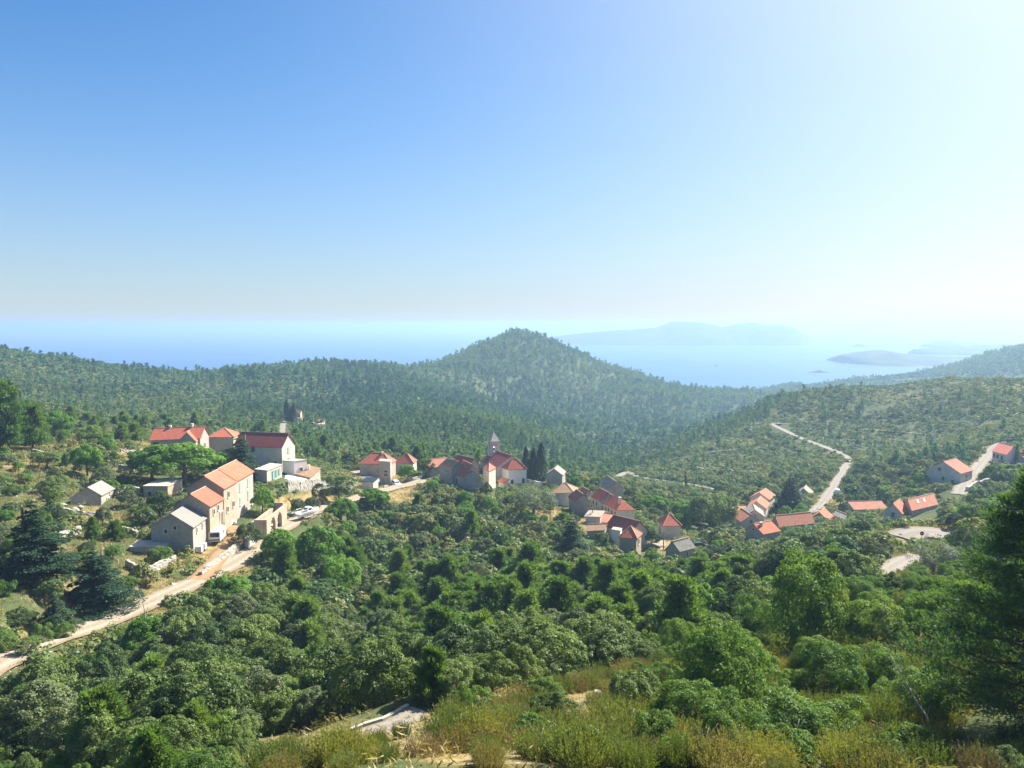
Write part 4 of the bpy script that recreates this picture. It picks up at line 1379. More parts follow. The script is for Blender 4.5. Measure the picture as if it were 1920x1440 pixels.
def car(label, px, py, ang, paint, s=1.0, name='parked_car'):
    p = hit(px, py)
    r = empty(name, (p[0], p[1], p[2] + 0.02), label, 'car', rz=ang)
    r.scale = (s, s, s)
    lower = [(-2.15, 0.35), (-2.2, 0.7), (-2.1, 0.98), (-0.9, 1.02), (0.95, 1.0), (1.75, 0.92), (2.15, 0.75), (2.2, 0.4), (2.05, 0.28), (-2.0, 0.28)]
    cabin = [(-2.05, 0.98), (-1.75, 1.5), (-1.2, 1.62), (0.1, 1.6), (0.55, 1.45), (1.05, 1.0)]
    def loft(poly, w0, w1, zlo, zhi):
        n = len(poly)
        V, F = [], []
        for sgn in (-1, 1):
            for x, z in poly:
                k = (z - zlo) / (zhi - zlo)
                V.append((x, sgn * (w0 + (w1 - w0) * k), z))
        F.append(tuple(range(n)))
        F.append(tuple(range(2 * n - 1, n - 1, -1)))
        for i in range(n):
            F.append((i, i + n, (i + 1) % n + n, (i + 1) % n))
        return V, F
    b = MB()
    b.add(*loft(lower, 0.88, 0.84, 0.28, 1.0))
    bo = b.build('body', paint, r)
    MB().add(*loft(cabin, 0.82, 0.62, 0.98, 1.62)).build('cabin', paint, r)
    for sgn in (-1, 1):
        def P(x, z):
            k = (z - 0.98) / 0.64
            return np.array((x, sgn * (0.82 - 0.20 * k + 0.012), z))
        MB().prism([P(-1.75, 1.05), P(-0.55, 1.05), P(-0.55, 1.5), P(-1.5, 1.5)], (0, 0, 0), (0, sgn * 0.01, 0)).build('window', M_GLASS, r)
        MB().prism([P(-0.45, 1.05), P(0.85, 1.05), P(0.42, 1.46), P(-0.45, 1.5)], (0, 0, 0), (0, sgn * 0.01, 0)).build('window', M_GLASS, r)
        MB().box((2.14, sgn * 0.62, 0.68), (0.14, 0.3, 0.16)).build('headlight', M_WHITE, r)
    MB().add([(1.0, -0.66, 1.055), (1.0, 0.66, 1.055), (0.57, 0.56, 1.45), (0.57, -0.56, 1.45), (1.02, -0.66, 1.07), (1.02, 0.66, 1.07), (0.59, 0.56, 1.465), (0.59, -0.56, 1.465)],
             [(0, 1, 2, 3), (7, 6, 5, 4), (0, 4, 5, 1), (1, 5, 6, 2), (2, 6, 7, 3), (3, 7, 4, 0)]).build('windscreen', M_GLASS, r)
    wheels(r, [(x, y, 0.33) for x in (-1.35, 1.35) for y in (-0.8, 0.8)], 0.33, 0.22)
    FOOT.append((p[0], p[1], 2.5))
    BOXES.append((px - 12, py - 12, px + 12, py + 2, p[1] - 3))
    return r

car('white car parked beside the transformer tower', 743, 911, R(-60), M_WHITE)
car('white and black car half under the fig tree in front of the row of houses', 424, 987, R(70), M_WHITE)
car('dark car in the yard beside the tall orange-hipped house', 1219, 1031, R(20), M_CARDARK)
car('dark car parked in shade right of the slab-roofed ruin', 1312, 1029, R(10), M_CARDARK)
car('dark car on the road above the big pale house on the right', 1898, 830, R(10), M_CARDARK)
car('white car standing at the side of the village road', 1570, 925, R(70), M_WHITE)

def caravan():
    p = hit(398, 1019)
    r = empty('caravan', (p[0] + 0.4, p[1] + 1.6, p[2] + 0.02), 'white caravan with dark rear window parked against the barn', 'caravan', rz=R(98))
    prof = [(-2.35, 0.5), (-2.45, 1.2), (-2.3, 2.3), (-2.05, 2.5), (2.0, 2.5), (2.35, 2.2), (2.5, 1.3), (2.3, 0.5)]
    n = len(prof)
    V = [(x, -1.05, z) for x, z in prof] + [(x, 1.05, z) for x, z in prof]
    F = [tuple(range(n)), tuple(range(2 * n - 1, n - 1, -1))] + [(i, i + n, (i + 1) % n + n, (i + 1) % n) for i in range(n)]
    b = mesh_obj('body', V, F, M_WHITE, r)
    bv = b.modifiers.new('soft', 'BEVEL')
    bv.width = 0.12
    bv.segments = 3
    d = np.array([-0.15, 0, 1.1])
    d = np.array([2.3 - 2.45, 0, 2.3 - 1.2]) * -1
    ez = np.array([0.135, 0, 1.0]); ez /= np.linalg.norm(ez)
    nx = np.array([-1.0, 0, 0.135]); nx /= np.linalg.norm(nx)
    MB().box(np.array((-2.385, 0, 1.78)) + nx * 0.03, (1.65, 0.75, 0.06), (0, 1, 0), ez, nx).build('rear_window', M_GLASS, r)
    MB().box((-2.42, 0, 0.86), (0.1, 1.9, 0.28)).build('bumper', M_TRIM, r)
    for sgn in (-1, 1):
        MB().box((0.6, sgn * 1.06, 1.7), (1.1, 0.04, 0.6)).build('side_window', M_GLASS, r)
        MB().box((-0.9, sgn * 1.06, 1.65), (0.7, 0.04, 0.5)).build('side_window', M_GLASS, r)
        MB().box((-2.4, sgn * 0.9, 0.86), (0.16, 0.2, 0.22)).build('tail_light', M_TAIL, r)
    wheels(r, [(-0.1, -0.92, 0.34), (-0.1, 0.92, 0.34)], 0.34, 0.2)
    m = MB()
    m.tube([(2.3, -0.6, 0.5), (3.5, 0, 0.5)], 0.05, 6)
    m.tube([(2.3, 0.6, 0.5), (3.5, 0, 0.5)], 0.05, 6)
    m.tube([(3.4, 0, 0.5), (3.4, 0, 0.02)], 0.04, 6)
    m.build('drawbar', M_STEEL, r)
    FOOT.append((p[0], p[1], 3))
    BOXES.append((383, 992, 417, 1021, p[1] - 2))
M_TAIL = plain('red_lens', (0.4, 0.02, 0.02), 0.3)
caravan()

def water_tank(label, px, py, name='water_tank'):
    p = hit(px, py)
    r = empty(name, (p[0], p[1], p[2]), label, 'tank', rz=R(4))
    b = MB().box((0, 0, 0.72), (1.25, 1.1, 1.05)).build('tank', M_WHITE, r)
    bv = b.modifiers.new('soft', 'BEVEL'); bv.width = 0.1; bv.segments = 3
    c = MB()
    for z in (0.25, 0.6, 0.95, 1.25):
        for s in (-1, 1):
            c.box((0, s * 0.57, z), (1.3, 0.03, 0.03))
            c.box((s * 0.645, 0, z), (0.03, 1.1, 0.03))
    for x in (-0.6, -0.2, 0.2, 0.6):
        for s in (-1, 1):
            c.box((x, s * 0.60, 0.7), (0.03, 0.03, 1.15))
    c.build('cage', M_STEEL, r)
    MB().box((0, 0, 0.08), (1.3, 1.15, 0.16)).build('pallet', M_WOOD, r)
    MB().tube([(0, 0, 1.24), (0, 0, 1.3)], 0.14, 12).build('cap', M_CARDARK, r)
    return r
water_tank('white cubic water tank at the near corner of the barn', 373, 1036)
water_tank('second white water tank, just behind the one at the barn corner', 380, 1031)

def boat_on_trailer():
    p = hit(579, 974)
    r = empty('motorboat', (p[0], p[1], p[2] + 1.15), 'white motorboat with small cabin on a trailer at the edge of the dirt road', 'boat', rz=R(57))
    n = 13
    V, F = [], []
    for i in range(n):
        t = i / (n - 1)
        x = -2.9 + 5.8 * t
        w = 1.1 * (1 - max(0, (t - 0.45) / 0.55) ** 2.2) + 0.02
        k = 0.05 + 0.55 * max(0, (t - 0.5) / 0.5) ** 2
        top = 0.95 + 0.3 * t * t
        for y, z in ((0, k - 0.2), (w * 0.55, k), (w * 0.92, 0.5 + 0.2 * k), (w, top), (w * 0.86, top + 0.02), (w * 0.84, top - 0.3)):
            V.append((x, y, z))
    m = 6
    for i in range(n - 1):
        for j in range(m - 1):
            a = i * m + j
            F.append((a, a + m, a + m + 1, a + 1))
    nb = len(V)
    V += [(x, -y, z) for x, y, z in V]
    F += [tuple(reversed([q + nb for q in f])) for f in F]
    for i in range(n - 1):   # deck
        a, b = i * m + 5, (i + 1) * m + 5
        F.append((a, b, b + nb, a + nb))
    F.append(tuple(range(m)) + tuple(nb + q for q in reversed(range(1, m))))
    mesh_obj('hull', V, F, M_WHITE, r, smooth=False)
    c = MB()
    c.add([(-0.9, -0.75, 0.7), (-0.9, 0.75, 0.7), (1.1, 0.6, 0.8), (1.1, -0.6, 0.8), (-0.7, -0.6, 1.75), (-0.7, 0.6, 1.75), (0.45, 0.5, 1.75), (0.45, -0.5, 1.75)],
          [(0, 3, 2, 1), (4, 5, 6, 7), (0, 1, 5, 4), (1, 2, 6, 5), (2, 3, 7, 6), (3, 0, 4, 7)])
    c.build('cabin', M_WHITE, r)
    w = MB()
    for s in (-1, 1):
        w.box((-0.1, s * 0.665, 1.35), (0.85, 0.06, 0.4), ey=(0, s * 0.99, 0.14))
    w.box((-0.82, 0, 1.3), (0.05, 0.9, 0.6))
    w.build('cabin_window', M_GLASS, r)
    MB().tube([(-2.7, 0.95, 1.0), (-2.7, 0.95, 1.5), (-1.2, 0.98, 1.5), (-1.2, 0.98, 1.0)], 0.025, 5).tube([(-2.7, -0.95, 1.0), (-2.7, -0.95, 1.5), (-1.2, -0.98, 1.5), (-1.2, -0.98, 1.0)], 0.025, 5).build('rail', M_STEEL, r)
    t = empty('boat_trailer', (p[0], p[1], p[2] + 0.02), 'dark boat trailer carrying the white motorboat', 'trailer', rz=R(57))
    f = MB()
    for s in (-1, 1):
        f.tube([(-2.4, s * 0.7, 0.62), (1.2, s * 0.6, 0.62), (3.6, 0, 0.6)], 0.06, 6)
        f.tube([(-0.9, s * 0.72, 0.62), (-0.9, s * 0.55, 1.15)], 0.05, 6)
        f.tube([(0.9, s * 0.62, 0.62), (0.9, s * 0.45, 1.15)], 0.05, 6)
    f.tube([(-0.9, -1.0, 0.5), (-0.9, 1.0, 0.5)], 0.06, 6)
    f.build('frame', M_CARDARK, t)
    wheels(t, [(-0.9, -1.1, 0.34), (-0.9, 1.1, 0.34)], 0.34, 0.2)
    FOOT.append((p[0], p[1], 3.5))
    BOXES.append((564, 953, 594, 980, p[1] - 2))
boat_on_trailer()

def leaning_board():
    p = hit(474, 1023)
    n = np.array([0.75, -0.6, 0.35]); n /= np.linalg.norm(n)
    e = np.cross((0, 0, 1), n); e /= np.linalg.norm(e)
    u = np.cross(n, e)
    o = MB().box(u * 0.65, (1.0, 1.35, 0.06), e, u, n).build('white_board', M_WHITE, loc=p)
    tag(o, 'white board leaning on the wall below the arched ruin', 'board')
leaning_board()

def rowboat(label, px, py, ang):
    p = hit(px, py)
    n = 9
    V, F = [], []
    for i in range(n):
        t = i / (n - 1)
        x = -1.8 + 3.6 * t
        w = 0.7 * (1 - abs(2 * t - 0.8) ** 2.4 / 2.0) * (1 if t < 0.9 else 0.45) + 0.02
        for y, z in ((0, 0.05 + 0.25 * t ** 3), (w * 0.7, 0.15 + 0.2 * t ** 3), (w, 0.55 + 0.15 * t), (w * 0.9, 0.55 + 0.15 * t), (w * 0.62, 0.24 + 0.2 * t ** 3), (0, 0.2 + 0.2 * t ** 3)):
            V.append((x, y, z))
    m = 6
    F = [(i * m + j, (i + 1) * m + j, (i + 1) * m + j + 1, i * m + j + 1) for i in range(n - 1) for j in range(m - 1)]
    nb = len(V)
    V += [(x, -y, z) for x, y, z in V]
    F += [tuple(reversed([q + nb for q in f])) for f in F]
    o = mesh_obj('rowing_boat', V, F, M_WHITE, loc=(p[0], p[1], p[2] + 0.05))
    o.rotation_euler = (0.15, 0, ang)
    return tag(o, label, 'boat')
rowboat('small white rowing boat drawn up at the roadside below the retaining wall', 546, 966, R(40))
rowboat('white dinghy lying in front of the ruin arches', 518, 986, R(60))

# ------------------------------------------------------------------ poles and signs
def pole(label, px, py, top_py, arm=None, lamp=False, name='utility_pole', mat=None, rad=0.13):
    p = hit(px, py)
    h = (py - top_py) * p[1] / FPX * 1.02
    r = empty(name, p, label, 'pole')
    MB().tube([(0, 0, -0.5), (0, 0, h * 0.5), (0, 0, h)], [rad, rad * 0.9, rad * 0.7], 8).build('post', mat or M_POLE, r)
    if arm:
        a = MB()
        a.tube([(0, 0, h - 0.1), (arm, 0, h + 0.1)], 0.05, 6)
        ao = a.build('arm', M_STEEL, r)
        MB().box((arm - 0.25, 0, h + 0.12), (0.7, 0.25, 0.14)).build('lamp_head', M_WHITE, ao)
    else:
        c = MB().box((0, 0, h - 0.35), (1.3, 0.1, 0.1))
        for x in (-0.55, 0, 0.55):
            c.tube([(x, 0, h - 0.3), (x, 0, h - 0.08)], 0.05, 6)
        c.build('crossarm', M_WOOD, r)
    return r
pole('tall utility pole standing in the trees below the half-ruined gable', 891.7, 952, 914)
pole('utility pole beside the bright tree right of the transformer tower', 756.5, 896, 853)
pole('utility pole in the yard of the mossy brown house', 1111, 982, 951)
pole('utility pole beside the detached red-hipped house', 1244, 1032, 996)
pole('utility pole among the shrubs left of the creeper gable', 1031.5, 975, 950)
pole('street lamp with long arm in front of the big round oak', 1337.5, 1022, 997, arm=-0.9, name='street_lamp', mat=M_STEEL, rad=0.08)

def sign_panel(label, px, py, w, h, top_py, name='road_sign'):
    p = hit(px, py)
    t = (py - top_py) * p[1] / FPX
    r = empty(name, p, label, 'sign')
    for s in (-1, 1):
        MB().tube([(s * w * 0.38, 0, -0.3), (s * w * 0.38, 0, t)], 0.04, 7).build('post', M_STEEL, r)
    b = MB().box((0, -0.06, t - h / 2), (w, 0.04, h)).build('panel', M_WHITE, r)
    fr = MB()
    for s in (-1, 1):
        fr.box((s * w / 2, -0.06, t - h / 2), (0.06, 0.07, h + 0.06))
        fr.box((0, -0.06, t - h / 2 + s * h / 2), (w - 0.06, 0.066, 0.06))
    fr.build('frame', M_STEEL, b)
    return r
sign_panel('white information board on two posts among the bushes of the near right slope', 1582.5, 1057, 1.3, 0.75, 1032, name='information_board')

def no_entry():
    D = 112.0
    p = at_depth(1727.5, 1020, D)
    g = float(H(np.array([p[0]]), np.array([p[1]]))[0])
    ctr = at_depth(1727.5, 1000, D)
    r = empty('no_entry_sign', (p[0], p[1], g), 'round red no-entry sign with white bar on a post at the gravel turnout', 'sign')
    h = ctr[2] - g
    MB().tube([(0, 0, -0.3), (0, 0, h + 0.2)], 0.035, 8).build('post', M_STEEL, r)
    d = MB().tube([(0, -0.05, h), (0, -0.08, h)], 0.31, 28).build('disc', M_SIGNRED, r)
    MB().box((0, -0.09, h), (0.44, 0.02, 0.12)).build('bar', M_WHITE, d)
M_SIGNRED = plain('sign_red', (0.42, 0.015, 0.03), 0.4, var=0.05)
no_entry()
def small_sign():
    p = hit(1771, 970)
    r = empty('direction_sign', p, 'small dark direction sign on a thin post beyond the gravel turnout', 'sign')
    t = 15 * p[1] / FPX
    MB().tube([(0, 0, -0.3), (0, 0, t)], 0.04, 7).build('post', M_STEEL, r)
    MB().box((0, -0.06, t - 0.4), (0.75, 0.04, 0.7)).build('panel', M_CARDARK, r)
small_sign()

def stones_edge():
    for i, (x, y) in enumerate([(1689, 1004), (1693, 998), (1698, 993), (1705, 990), (1714, 987)]):
        rock('dark edge stone along the rim of the gravel turnout', x, y, 0.38, 300 + i, group='edge stones of the gravel turnout', flat=0.8, mat=M_RUBBER)
stones_edge()

def sea_boat(label, px, py, s):
    p = at_height(px, py, 0.0)
    r = empty('sailing_boat', p, label, 'boat')
    MB().add([(-3, -1, 0), (-3, 1, 0), (2, 1, 0), (4, 0, 0.3), (2, -1, 0), (-3.2, -1.2, 1.3), (-3.2, 1.2, 1.3), (2, 1.2, 1.4), (4.6, 0, 1.6), (2, -1.2, 1.4)],
             [(4, 3, 2, 1, 0), (5, 6, 7, 8, 9), (0, 1, 6, 5), (1, 2, 7, 6), (2, 3, 8, 7), (3, 4, 9, 8), (4, 0, 5, 9)]).build('hull', M_CARDARK, r)
    MB().tube([(0.5, 0, 1.2), (0.5, 0, 10)], 0.12, 6).build('mast', M_STEEL, r)
    r.scale = (s, s, s)
sea_boat('sailing boat far out in the bay, left of the headland', 1601, 682, 1.0)
sea_boat('tiny dark boat in the bay near the small islet', 1580.5, 677, 0.6)
# ------------------------------------------------------------------ foliage
def leaf_mat(name, lo, hi, trans=0.35, yellow=None, island=True):
    """leaves: hue varies from plant to plant and a little from leaf to leaf; light also passes through"""
    m = bpy.data.materials.new(name)
    m.use_nodes = True
    N, L = m.node_tree.nodes, m.node_tree.links
    N.remove(N['Principled BSDF'])
    oi = N.new('ShaderNodeObjectInfo')
    ge = N.new('ShaderNodeNewGeometry')
    at = N.new('ShaderNodeAttribute')
    at.attribute_name = 'tint'
    ad = N.new('ShaderNodeMath')
    ad.operation = 'MULTIPLY_ADD'
    L.new(oi.outputs['Random'], ad.inputs[0])
    ad.inputs[1].default_value = 0.70
    ad2 = N.new('ShaderNodeMath')
    ad2.operation = 'MULTIPLY_ADD'
    L.new(ge.outputs['Random Per Island'], ad2.inputs[0])
    ad2.inputs[1].default_value = 0.38
    ad2.inputs[2].default_value = 0.0
    L.new(ad2.outputs[0], ad.inputs[2])
    ad3 = N.new('ShaderNodeMath')
    ad3.operation = 'ADD'
    L.new(ad.outputs[0], ad3.inputs[0])
    L.new(at.outputs['Fac'], ad3.inputs[1])
    st = [(0.05, lo), (0.8, hi)]
    if yellow:
        st = [(0.05, lo), (0.6, hi), (1.0, yellow)]
    r = ramp(N, st)
    L.new(ad3.outputs[0], r.inputs[0])
    d = N.new('ShaderNodeBsdfDiffuse')
    t = N.new('ShaderNodeBsdfTranslucent')
    L.new(r.outputs[0], d.inputs[0])
    tc = mixc(N, L, 1.0, r.outputs[0], (1.35, 1.45, 0.55), 'MULTIPLY')
    L.new(tc, t.inputs[0])
    mx = N.new('ShaderNodeMixShader')
    mx.inputs[0].default_value = trans
    L.new(d.outputs[0], mx.inputs[1])
    L.new(t.outputs[0], mx.inputs[2])
    g = N.new('ShaderNodeBsdfGlossy')
    g.inputs['Roughness'].default_value = 0.45
    g.inputs[0].default_value = (0.9, 0.95, 1.0, 1)
    mg = N.new('ShaderNodeMixShader')
    mg.inputs[0].default_value = 0.012
    L.new(mx.outputs[0], mg.inputs[1])
    L.new(g.outputs[0], mg.inputs[2])
    L.new(mg.outputs[0], N['Material Output'].inputs['Surface'])
    return m

ML = {
    'oak': leaf_mat('oak_leaf', (0.028, 0.066, 0.022), (0.158, 0.218, 0.060), 0.25),
    'oak_grey': leaf_mat('grey_oak_leaf', (0.045, 0.080, 0.038), (0.160, 0.195, 0.088), 0.22),
    'pine': leaf_mat('pine_needle', (0.070, 0.140, 0.038), (0.165, 0.240, 0.075), 0.42),
    'bright': leaf_mat('bright_leaf', (0.080, 0.185, 0.024), (0.165, 0.290, 0.048), 0.48),
    'bush': leaf_mat('bush_leaf', (0.055, 0.125, 0.024), (0.155, 0.235, 0.052), 0.42),
    'olive': leaf_mat('olive_leaf', (0.110, 0.150, 0.095), (0.190, 0.225, 0.145), 0.25),
    'bigpine': leaf_mat('dark_pine_needle', (0.048, 0.105, 0.042), (0.135, 0.215, 0.075), 0.42),
    'cypress': leaf_mat('cypress_spray', (0.016, 0.040, 0.022), (0.036, 0.064, 0.032), 0.1),
    'cedar': leaf_mat('cedar_needle', (0.026, 0.060, 0.036), (0.066, 0.115, 0.056), 0.2),
    'broom': leaf_mat('broom_sprig', (0.070, 0.105, 0.030), (0.155, 0.185, 0.056), 0.35, (0.30, 0.26, 0.075)),
    'heath': leaf_mat('heath_sprig', (0.070, 0.095, 0.036), (0.150, 0.160, 0.062), 0.35, (0.26, 0.19, 0.09)),
    'dry': leaf_mat('dead_sprig', (0.11, 0.085, 0.055), (0.21, 0.155, 0.095), 0.2, (0.30, 0.22, 0.13)),
    'grass': leaf_mat('dry_grass_blade', (0.20, 0.17, 0.065), (0.38, 0.30, 0.14), 0.3, (0.45, 0.36, 0.18)),
    'scrub': leaf_mat('scrub_leaf', (0.042, 0.092, 0.038), (0.135, 0.195, 0.068), 0.32, (0.22, 0.23, 0.09)),
    'wood': leaf_mat('haze_tinted_leaf', (0.025, 0.076, 0.056), (0.086, 0.172, 0.098), 0.32, (0.14, 0.215, 0.095)),  # far woods: blue-green shift puts part of the distance haze into the leaf colour
}
M_BARK = plain('grey_bark', (0.16, 0.13, 0.10), 0.9, var=0.3, scale=6)
M_BARKP = plain('pine_bark', (0.15, 0.105, 0.075), 0.9, var=0.3, scale=6)
M_DEAD = plain('bleached_deadwood', (0.38, 0.34, 0.29), 0.85, var=0.2, scale=6)

def unit(v):
    return v / (np.linalg.norm(v, axis=-1, keepdims=True) + 1e-9)

def leaves(P, Nrm, size, aspect, g, up=None, bend=0.15):
    """rhombic leaf blades at points P facing Nrm; up = preferred long direction"""
    n = len(P)
    Nrm = unit(Nrm)
    if up is None:
        up = g.normal(0, 1, (n, 3))
    u = up - (up * Nrm).sum(-1, keepdims=True) * Nrm
    u = unit(u)
    v = np.cross(Nrm, u)
    s = np.broadcast_to(np.asarray(size, float).reshape(-1, 1), (n, 1))
    a, b = u * s * 0.5, v * s * 0.5 * aspect
    V = np.stack([P - a, P - b * 1.0 + Nrm * s * bend * 0.2, P + a - Nrm * s * bend, P + b + Nrm * s * bend * 0.2], 1)
    return V.reshape(-1, 3)

def quads(nv):
    return np.arange(nv, dtype=np.int32).reshape(-1, 4)

def sph(n, g):
    return unit(g.normal(0, 1, (n, 3)))

def crown_round(g, n, leaf, rx=1.0, rz=0.85, nclump=42, cl=0.34, asp=0.62, outer=0.8, z0=1.0, lump=0.24, fill=0.12, flat=False):
    """rounded crown of leaf clumps over an uneven envelope, unit radius, resting about z0"""
    lo = g.random(3) * 40
    d = sph(nclump * 3, g)
    d = d[d[:, 2] > -0.45][:nclump]
    k = 1 + lump * np.array([math.sin(3 * a[0] + lo[0]) * math.cos(2.7 * a[1] + lo[1]) + 0.6 * math.sin(5 * a[2] + lo[2]) for a in d])
    C = d * (outer * k)[:, None] * np.array([rx, rx, rz])
    rad = cl * (0.65 + 0.7 * g.random(len(C)))
    w = rad ** 2 / (rad ** 2).sum()
    ci = g.choice(len(C), n, p=w)
    dd = sph(n, g)
    dd[:, 2] = np.where(dd[:, 2] < -0.35, -dd[:, 2], dd[:, 2])
    out = unit(C[ci] * np.array([1, 1, 1.2]) + 1e-6)
    dd = unit(dd + out * 0.45)
    q = (0.72 + 0.34 * g.random(n))[:, None]
    P = C[ci] + dd * rad[ci][:, None] * q
    m = g.random(n) < fill
    P[m] *= g.random(m.sum())[:, None] ** 0.5
    Nn = dd * 1.15 + g.normal(0, 0.5, (n, 3)) + np.array([0, 0, 0.3])
    s = leaf * (0.6 + 0.8 * g.random(n))
    V = leaves(P, Nn, s, asp, g)
    V[:, 2] += z0
    return V

def crown_pine(g, n, leaf, h=2.3, r0=0.95, z0=0.3, layers=9, cone=0.66):
    """open conical pine: feathery needle tufts at the ends of rising boughs"""
    T, B = [], []
    for i in range(layers):
        f = i / (layers - 1)
        z = z0 + (h - z0) * f
        rr = r0 * (1 - f ** 1.3 * cone) * (0.8 + 0.4 * g.random())
        nb = max(4, int(9 * (1 - 0.5 * f)))
        for k in range(nb):
            a = 2 * math.pi * (k + g.random() * 0.8) / nb + i
            L = rr * (0.65 + 0.5 * g.random())
            for t in (0.45, 0.75, 1.0):
                T.append((math.cos(a) * L * t, math.sin(a) * L * t, z + 0.22 * L * t + g.normal(0, 0.03)))
                B.append((math.cos(a), math.sin(a), 0.9))
    for _ in range(5):
        T.append((g.normal(0, 0.06), g.normal(0, 0.06), h + 0.02 + 0.08 * g.random()))
        B.append((0, 0, 1))
    T, B = np.array(T), np.array(B)
    ci = g.integers(0, len(T), n)
    dd = sph(n, g)
    P = T[ci] + dd * (0.15 + 0.05 * g.random((n, 1))) * np.array([1, 1, 0.8])
    up = unit(B[ci]) * 0.9 + dd * 1.0
    Nn = np.cross(up, g.normal(0, 1, (n, 3)))
    s = leaf * (0.7 + 0.7 * g.random(n))
    return leaves(P, Nn, s, 0.30, g, up=up, bend=0.05)

def crown_cypress(g, n, leaf, h=6.0, r=0.75, z0=0.25, waist=0.55):
    z = g.random(n) ** 0.85
    prof = np.sin(np.clip(z, 0, 1) ** waist * math.pi) ** 0.55 * (1 - 0.25 * z)
    a = g.random(n) * 2 * math.pi
    lum = 1 + 0.16 * np.sin(a * 5 + z * 17) + 0.10 * np.sin(a * 9 - z * 31)
    rr = r * prof * lum * (0.78 + 0.28 * g.random(n))
    P = np.stack([np.cos(a) * rr, np.sin(a) * rr, z0 + z * h], -1)
    o = np.stack([np.cos(a), np.sin(a), np.full(n, 0.35)], -1)
    up = np.stack([np.cos(a) * 0.35, np.sin(a) * 0.35, np.ones(n)], -1) + g.normal(0, 0.25, (n, 3))
    return leaves(P, o + g.normal(0, 0.4, (n, 3)), leaf * (0.6 + 0.8 * g.random(n)), 0.42, g, up=up)

def crown_cedar(g, n, leaf, h=5.0, r=1.6, z0=0.5, layers=13, droop=0.12, power=0.85, gap=0.3):
    """conifer with level, tiered boughs carrying flat sprays"""
    A = []
    for i in range(layers):
        f = (i + 0.3 * g.random()) / layers
        z = z0 + (h - z0) * f
        R_ = r * (1 - f) ** power * (0.75 + 0.45 * g.random()) + 0.06
        nb = max(5, int(11 * (1 - f * 0.5)))
        for k in range(nb):
            a = 2 * math.pi * (k + g.random()) / nb
            A.append((a, z, R_ * (0.6 + 0.55 * g.random())))
    A = np.array(A)
    w = A[:, 2] ** 1.6
    ci = g.choice(len(A), n, p=w / w.sum())
    t = g.random(n) ** 0.6
    a, z, L = A[ci].T
    side = g.normal(0, 0.20, n) * L * (0.35 + 0.6 * t)
    x = np.cos(a) * L * t - np.sin(a) * side
    y = np.sin(a) * L * t + np.cos(a) * side
    zz = z + 0.10 * L * t - droop * L * t * t * 2 + g.normal(0, 0.035, n) * (h / 5)
    P = np.stack([x, y, zz], -1)
    Nn = np.stack([g.normal(0, 0.45, n), g.normal(0, 0.45, n), np.ones(n)], -1)
    up = np.stack([np.cos(a), np.sin(a), g.normal(0, 0.3, n)], -1) + g.normal(0, 0.5, (n, 3))
    return leaves(P, Nn, leaf * (0.6 + 0.9 * g.random(n)), 0.5, g, up=up)

def crown_broom(g, nst, per, leaf, h=1.0, spread=0.75):
    """many thin upright stems fanning from the base, each set with short sprigs"""
    a = g.random(nst) * 2 * math.pi
    rb = 0.55 * np.sqrt(g.random(nst)) * spread
    base = np.stack([np.cos(a) * rb, np.sin(a) * rb, np.zeros(nst)], -1)
    tilt = (rb / spread) * 0.75 + g.normal(0, 0.12, nst)
    dirv = unit(np.stack([np.cos(a) * tilt + g.normal(0, 0.12, nst), np.sin(a) * tilt + g.normal(0, 0.12, nst), np.ones(nst)], -1))
    ln = h * (0.7 + 0.45 * g.random(nst)) * (1 - 0.35 * (rb / spread) ** 2)
    ci = np.repeat(np.arange(nst), per)
    t = np.tile(np.linspace(0.18, 1.0, per), nst) + g.normal(0, 0.03, nst * per)
    P = base[ci] + dirv[ci] * (ln[ci] * t)[:, None] + g.normal(0, 0.018, (nst * per, 3))
    up = dirv[ci] + g.normal(0, 0.35, (nst * per, 3))
    Nn = np.cross(up, g.normal(0, 1, (nst * per, 3)))
    return leaves(P, Nn, leaf * (0.7 + 0.7 * g.random(len(P))), 0.30, g, up=up, bend=0.04)

def trunk_mesh(name, g, h, r, limbs, mat, spread=0.6, lh=0.45):
    m = MB()
    w1, w2 = g.normal(0, 0.05, 2) * h
    m.tube([(0, 0, -0.4), (w1 * 0.5, w2 * 0.5, h * 0.4), (w1, w2, h)], [r * 1.25, r, r * 0.45], 7)
    for i in range(limbs):
        a = 2 * math.pi * (i + 0.5 * g.random()) / limbs
        z = h * (lh + 0.4 * g.random() * (1 - lh))
        f = z / h
        b = np.array((w1 * f, w2 * f, z))
        e = b + np.array((math.cos(a), math.sin(a), 0.75)) * spread * (0.7 + 0.5 * g.random())
        mid = (b + e) / 2 + g.normal(0, 0.05, 3) * spread
        m.tube([b, mid, e], [r * 0.5, r * 0.35, r * 0.12], 5)
    me = mesh_obj(name, m.v, m.f, mat, smooth=True)
    return me

def proto_mesh(name, V, mat):
    o = mesh_obj(name, V, quads(len(V)), mat)
    return o

def take(o):
    """keeps the mesh of a model, drops the object it came on"""
    me = o.data
    bpy.data.objects.remove(o)
    return me

KIND = {}   # kind -> list of (crown mesh, trunk mesh)

def make_kind(kind, crowns, mat, trunks, cname='crown'):
    out = []
    for i, V in enumerate(crowns):
        c = take(mesh_obj(cname, V, quads(len(V)), ML[mat]))
        t = trunks[i % len(trunks)]
        out.append((c, t))
    KIND[kind] = out

G = lambda s: np.random.default_rng(s)
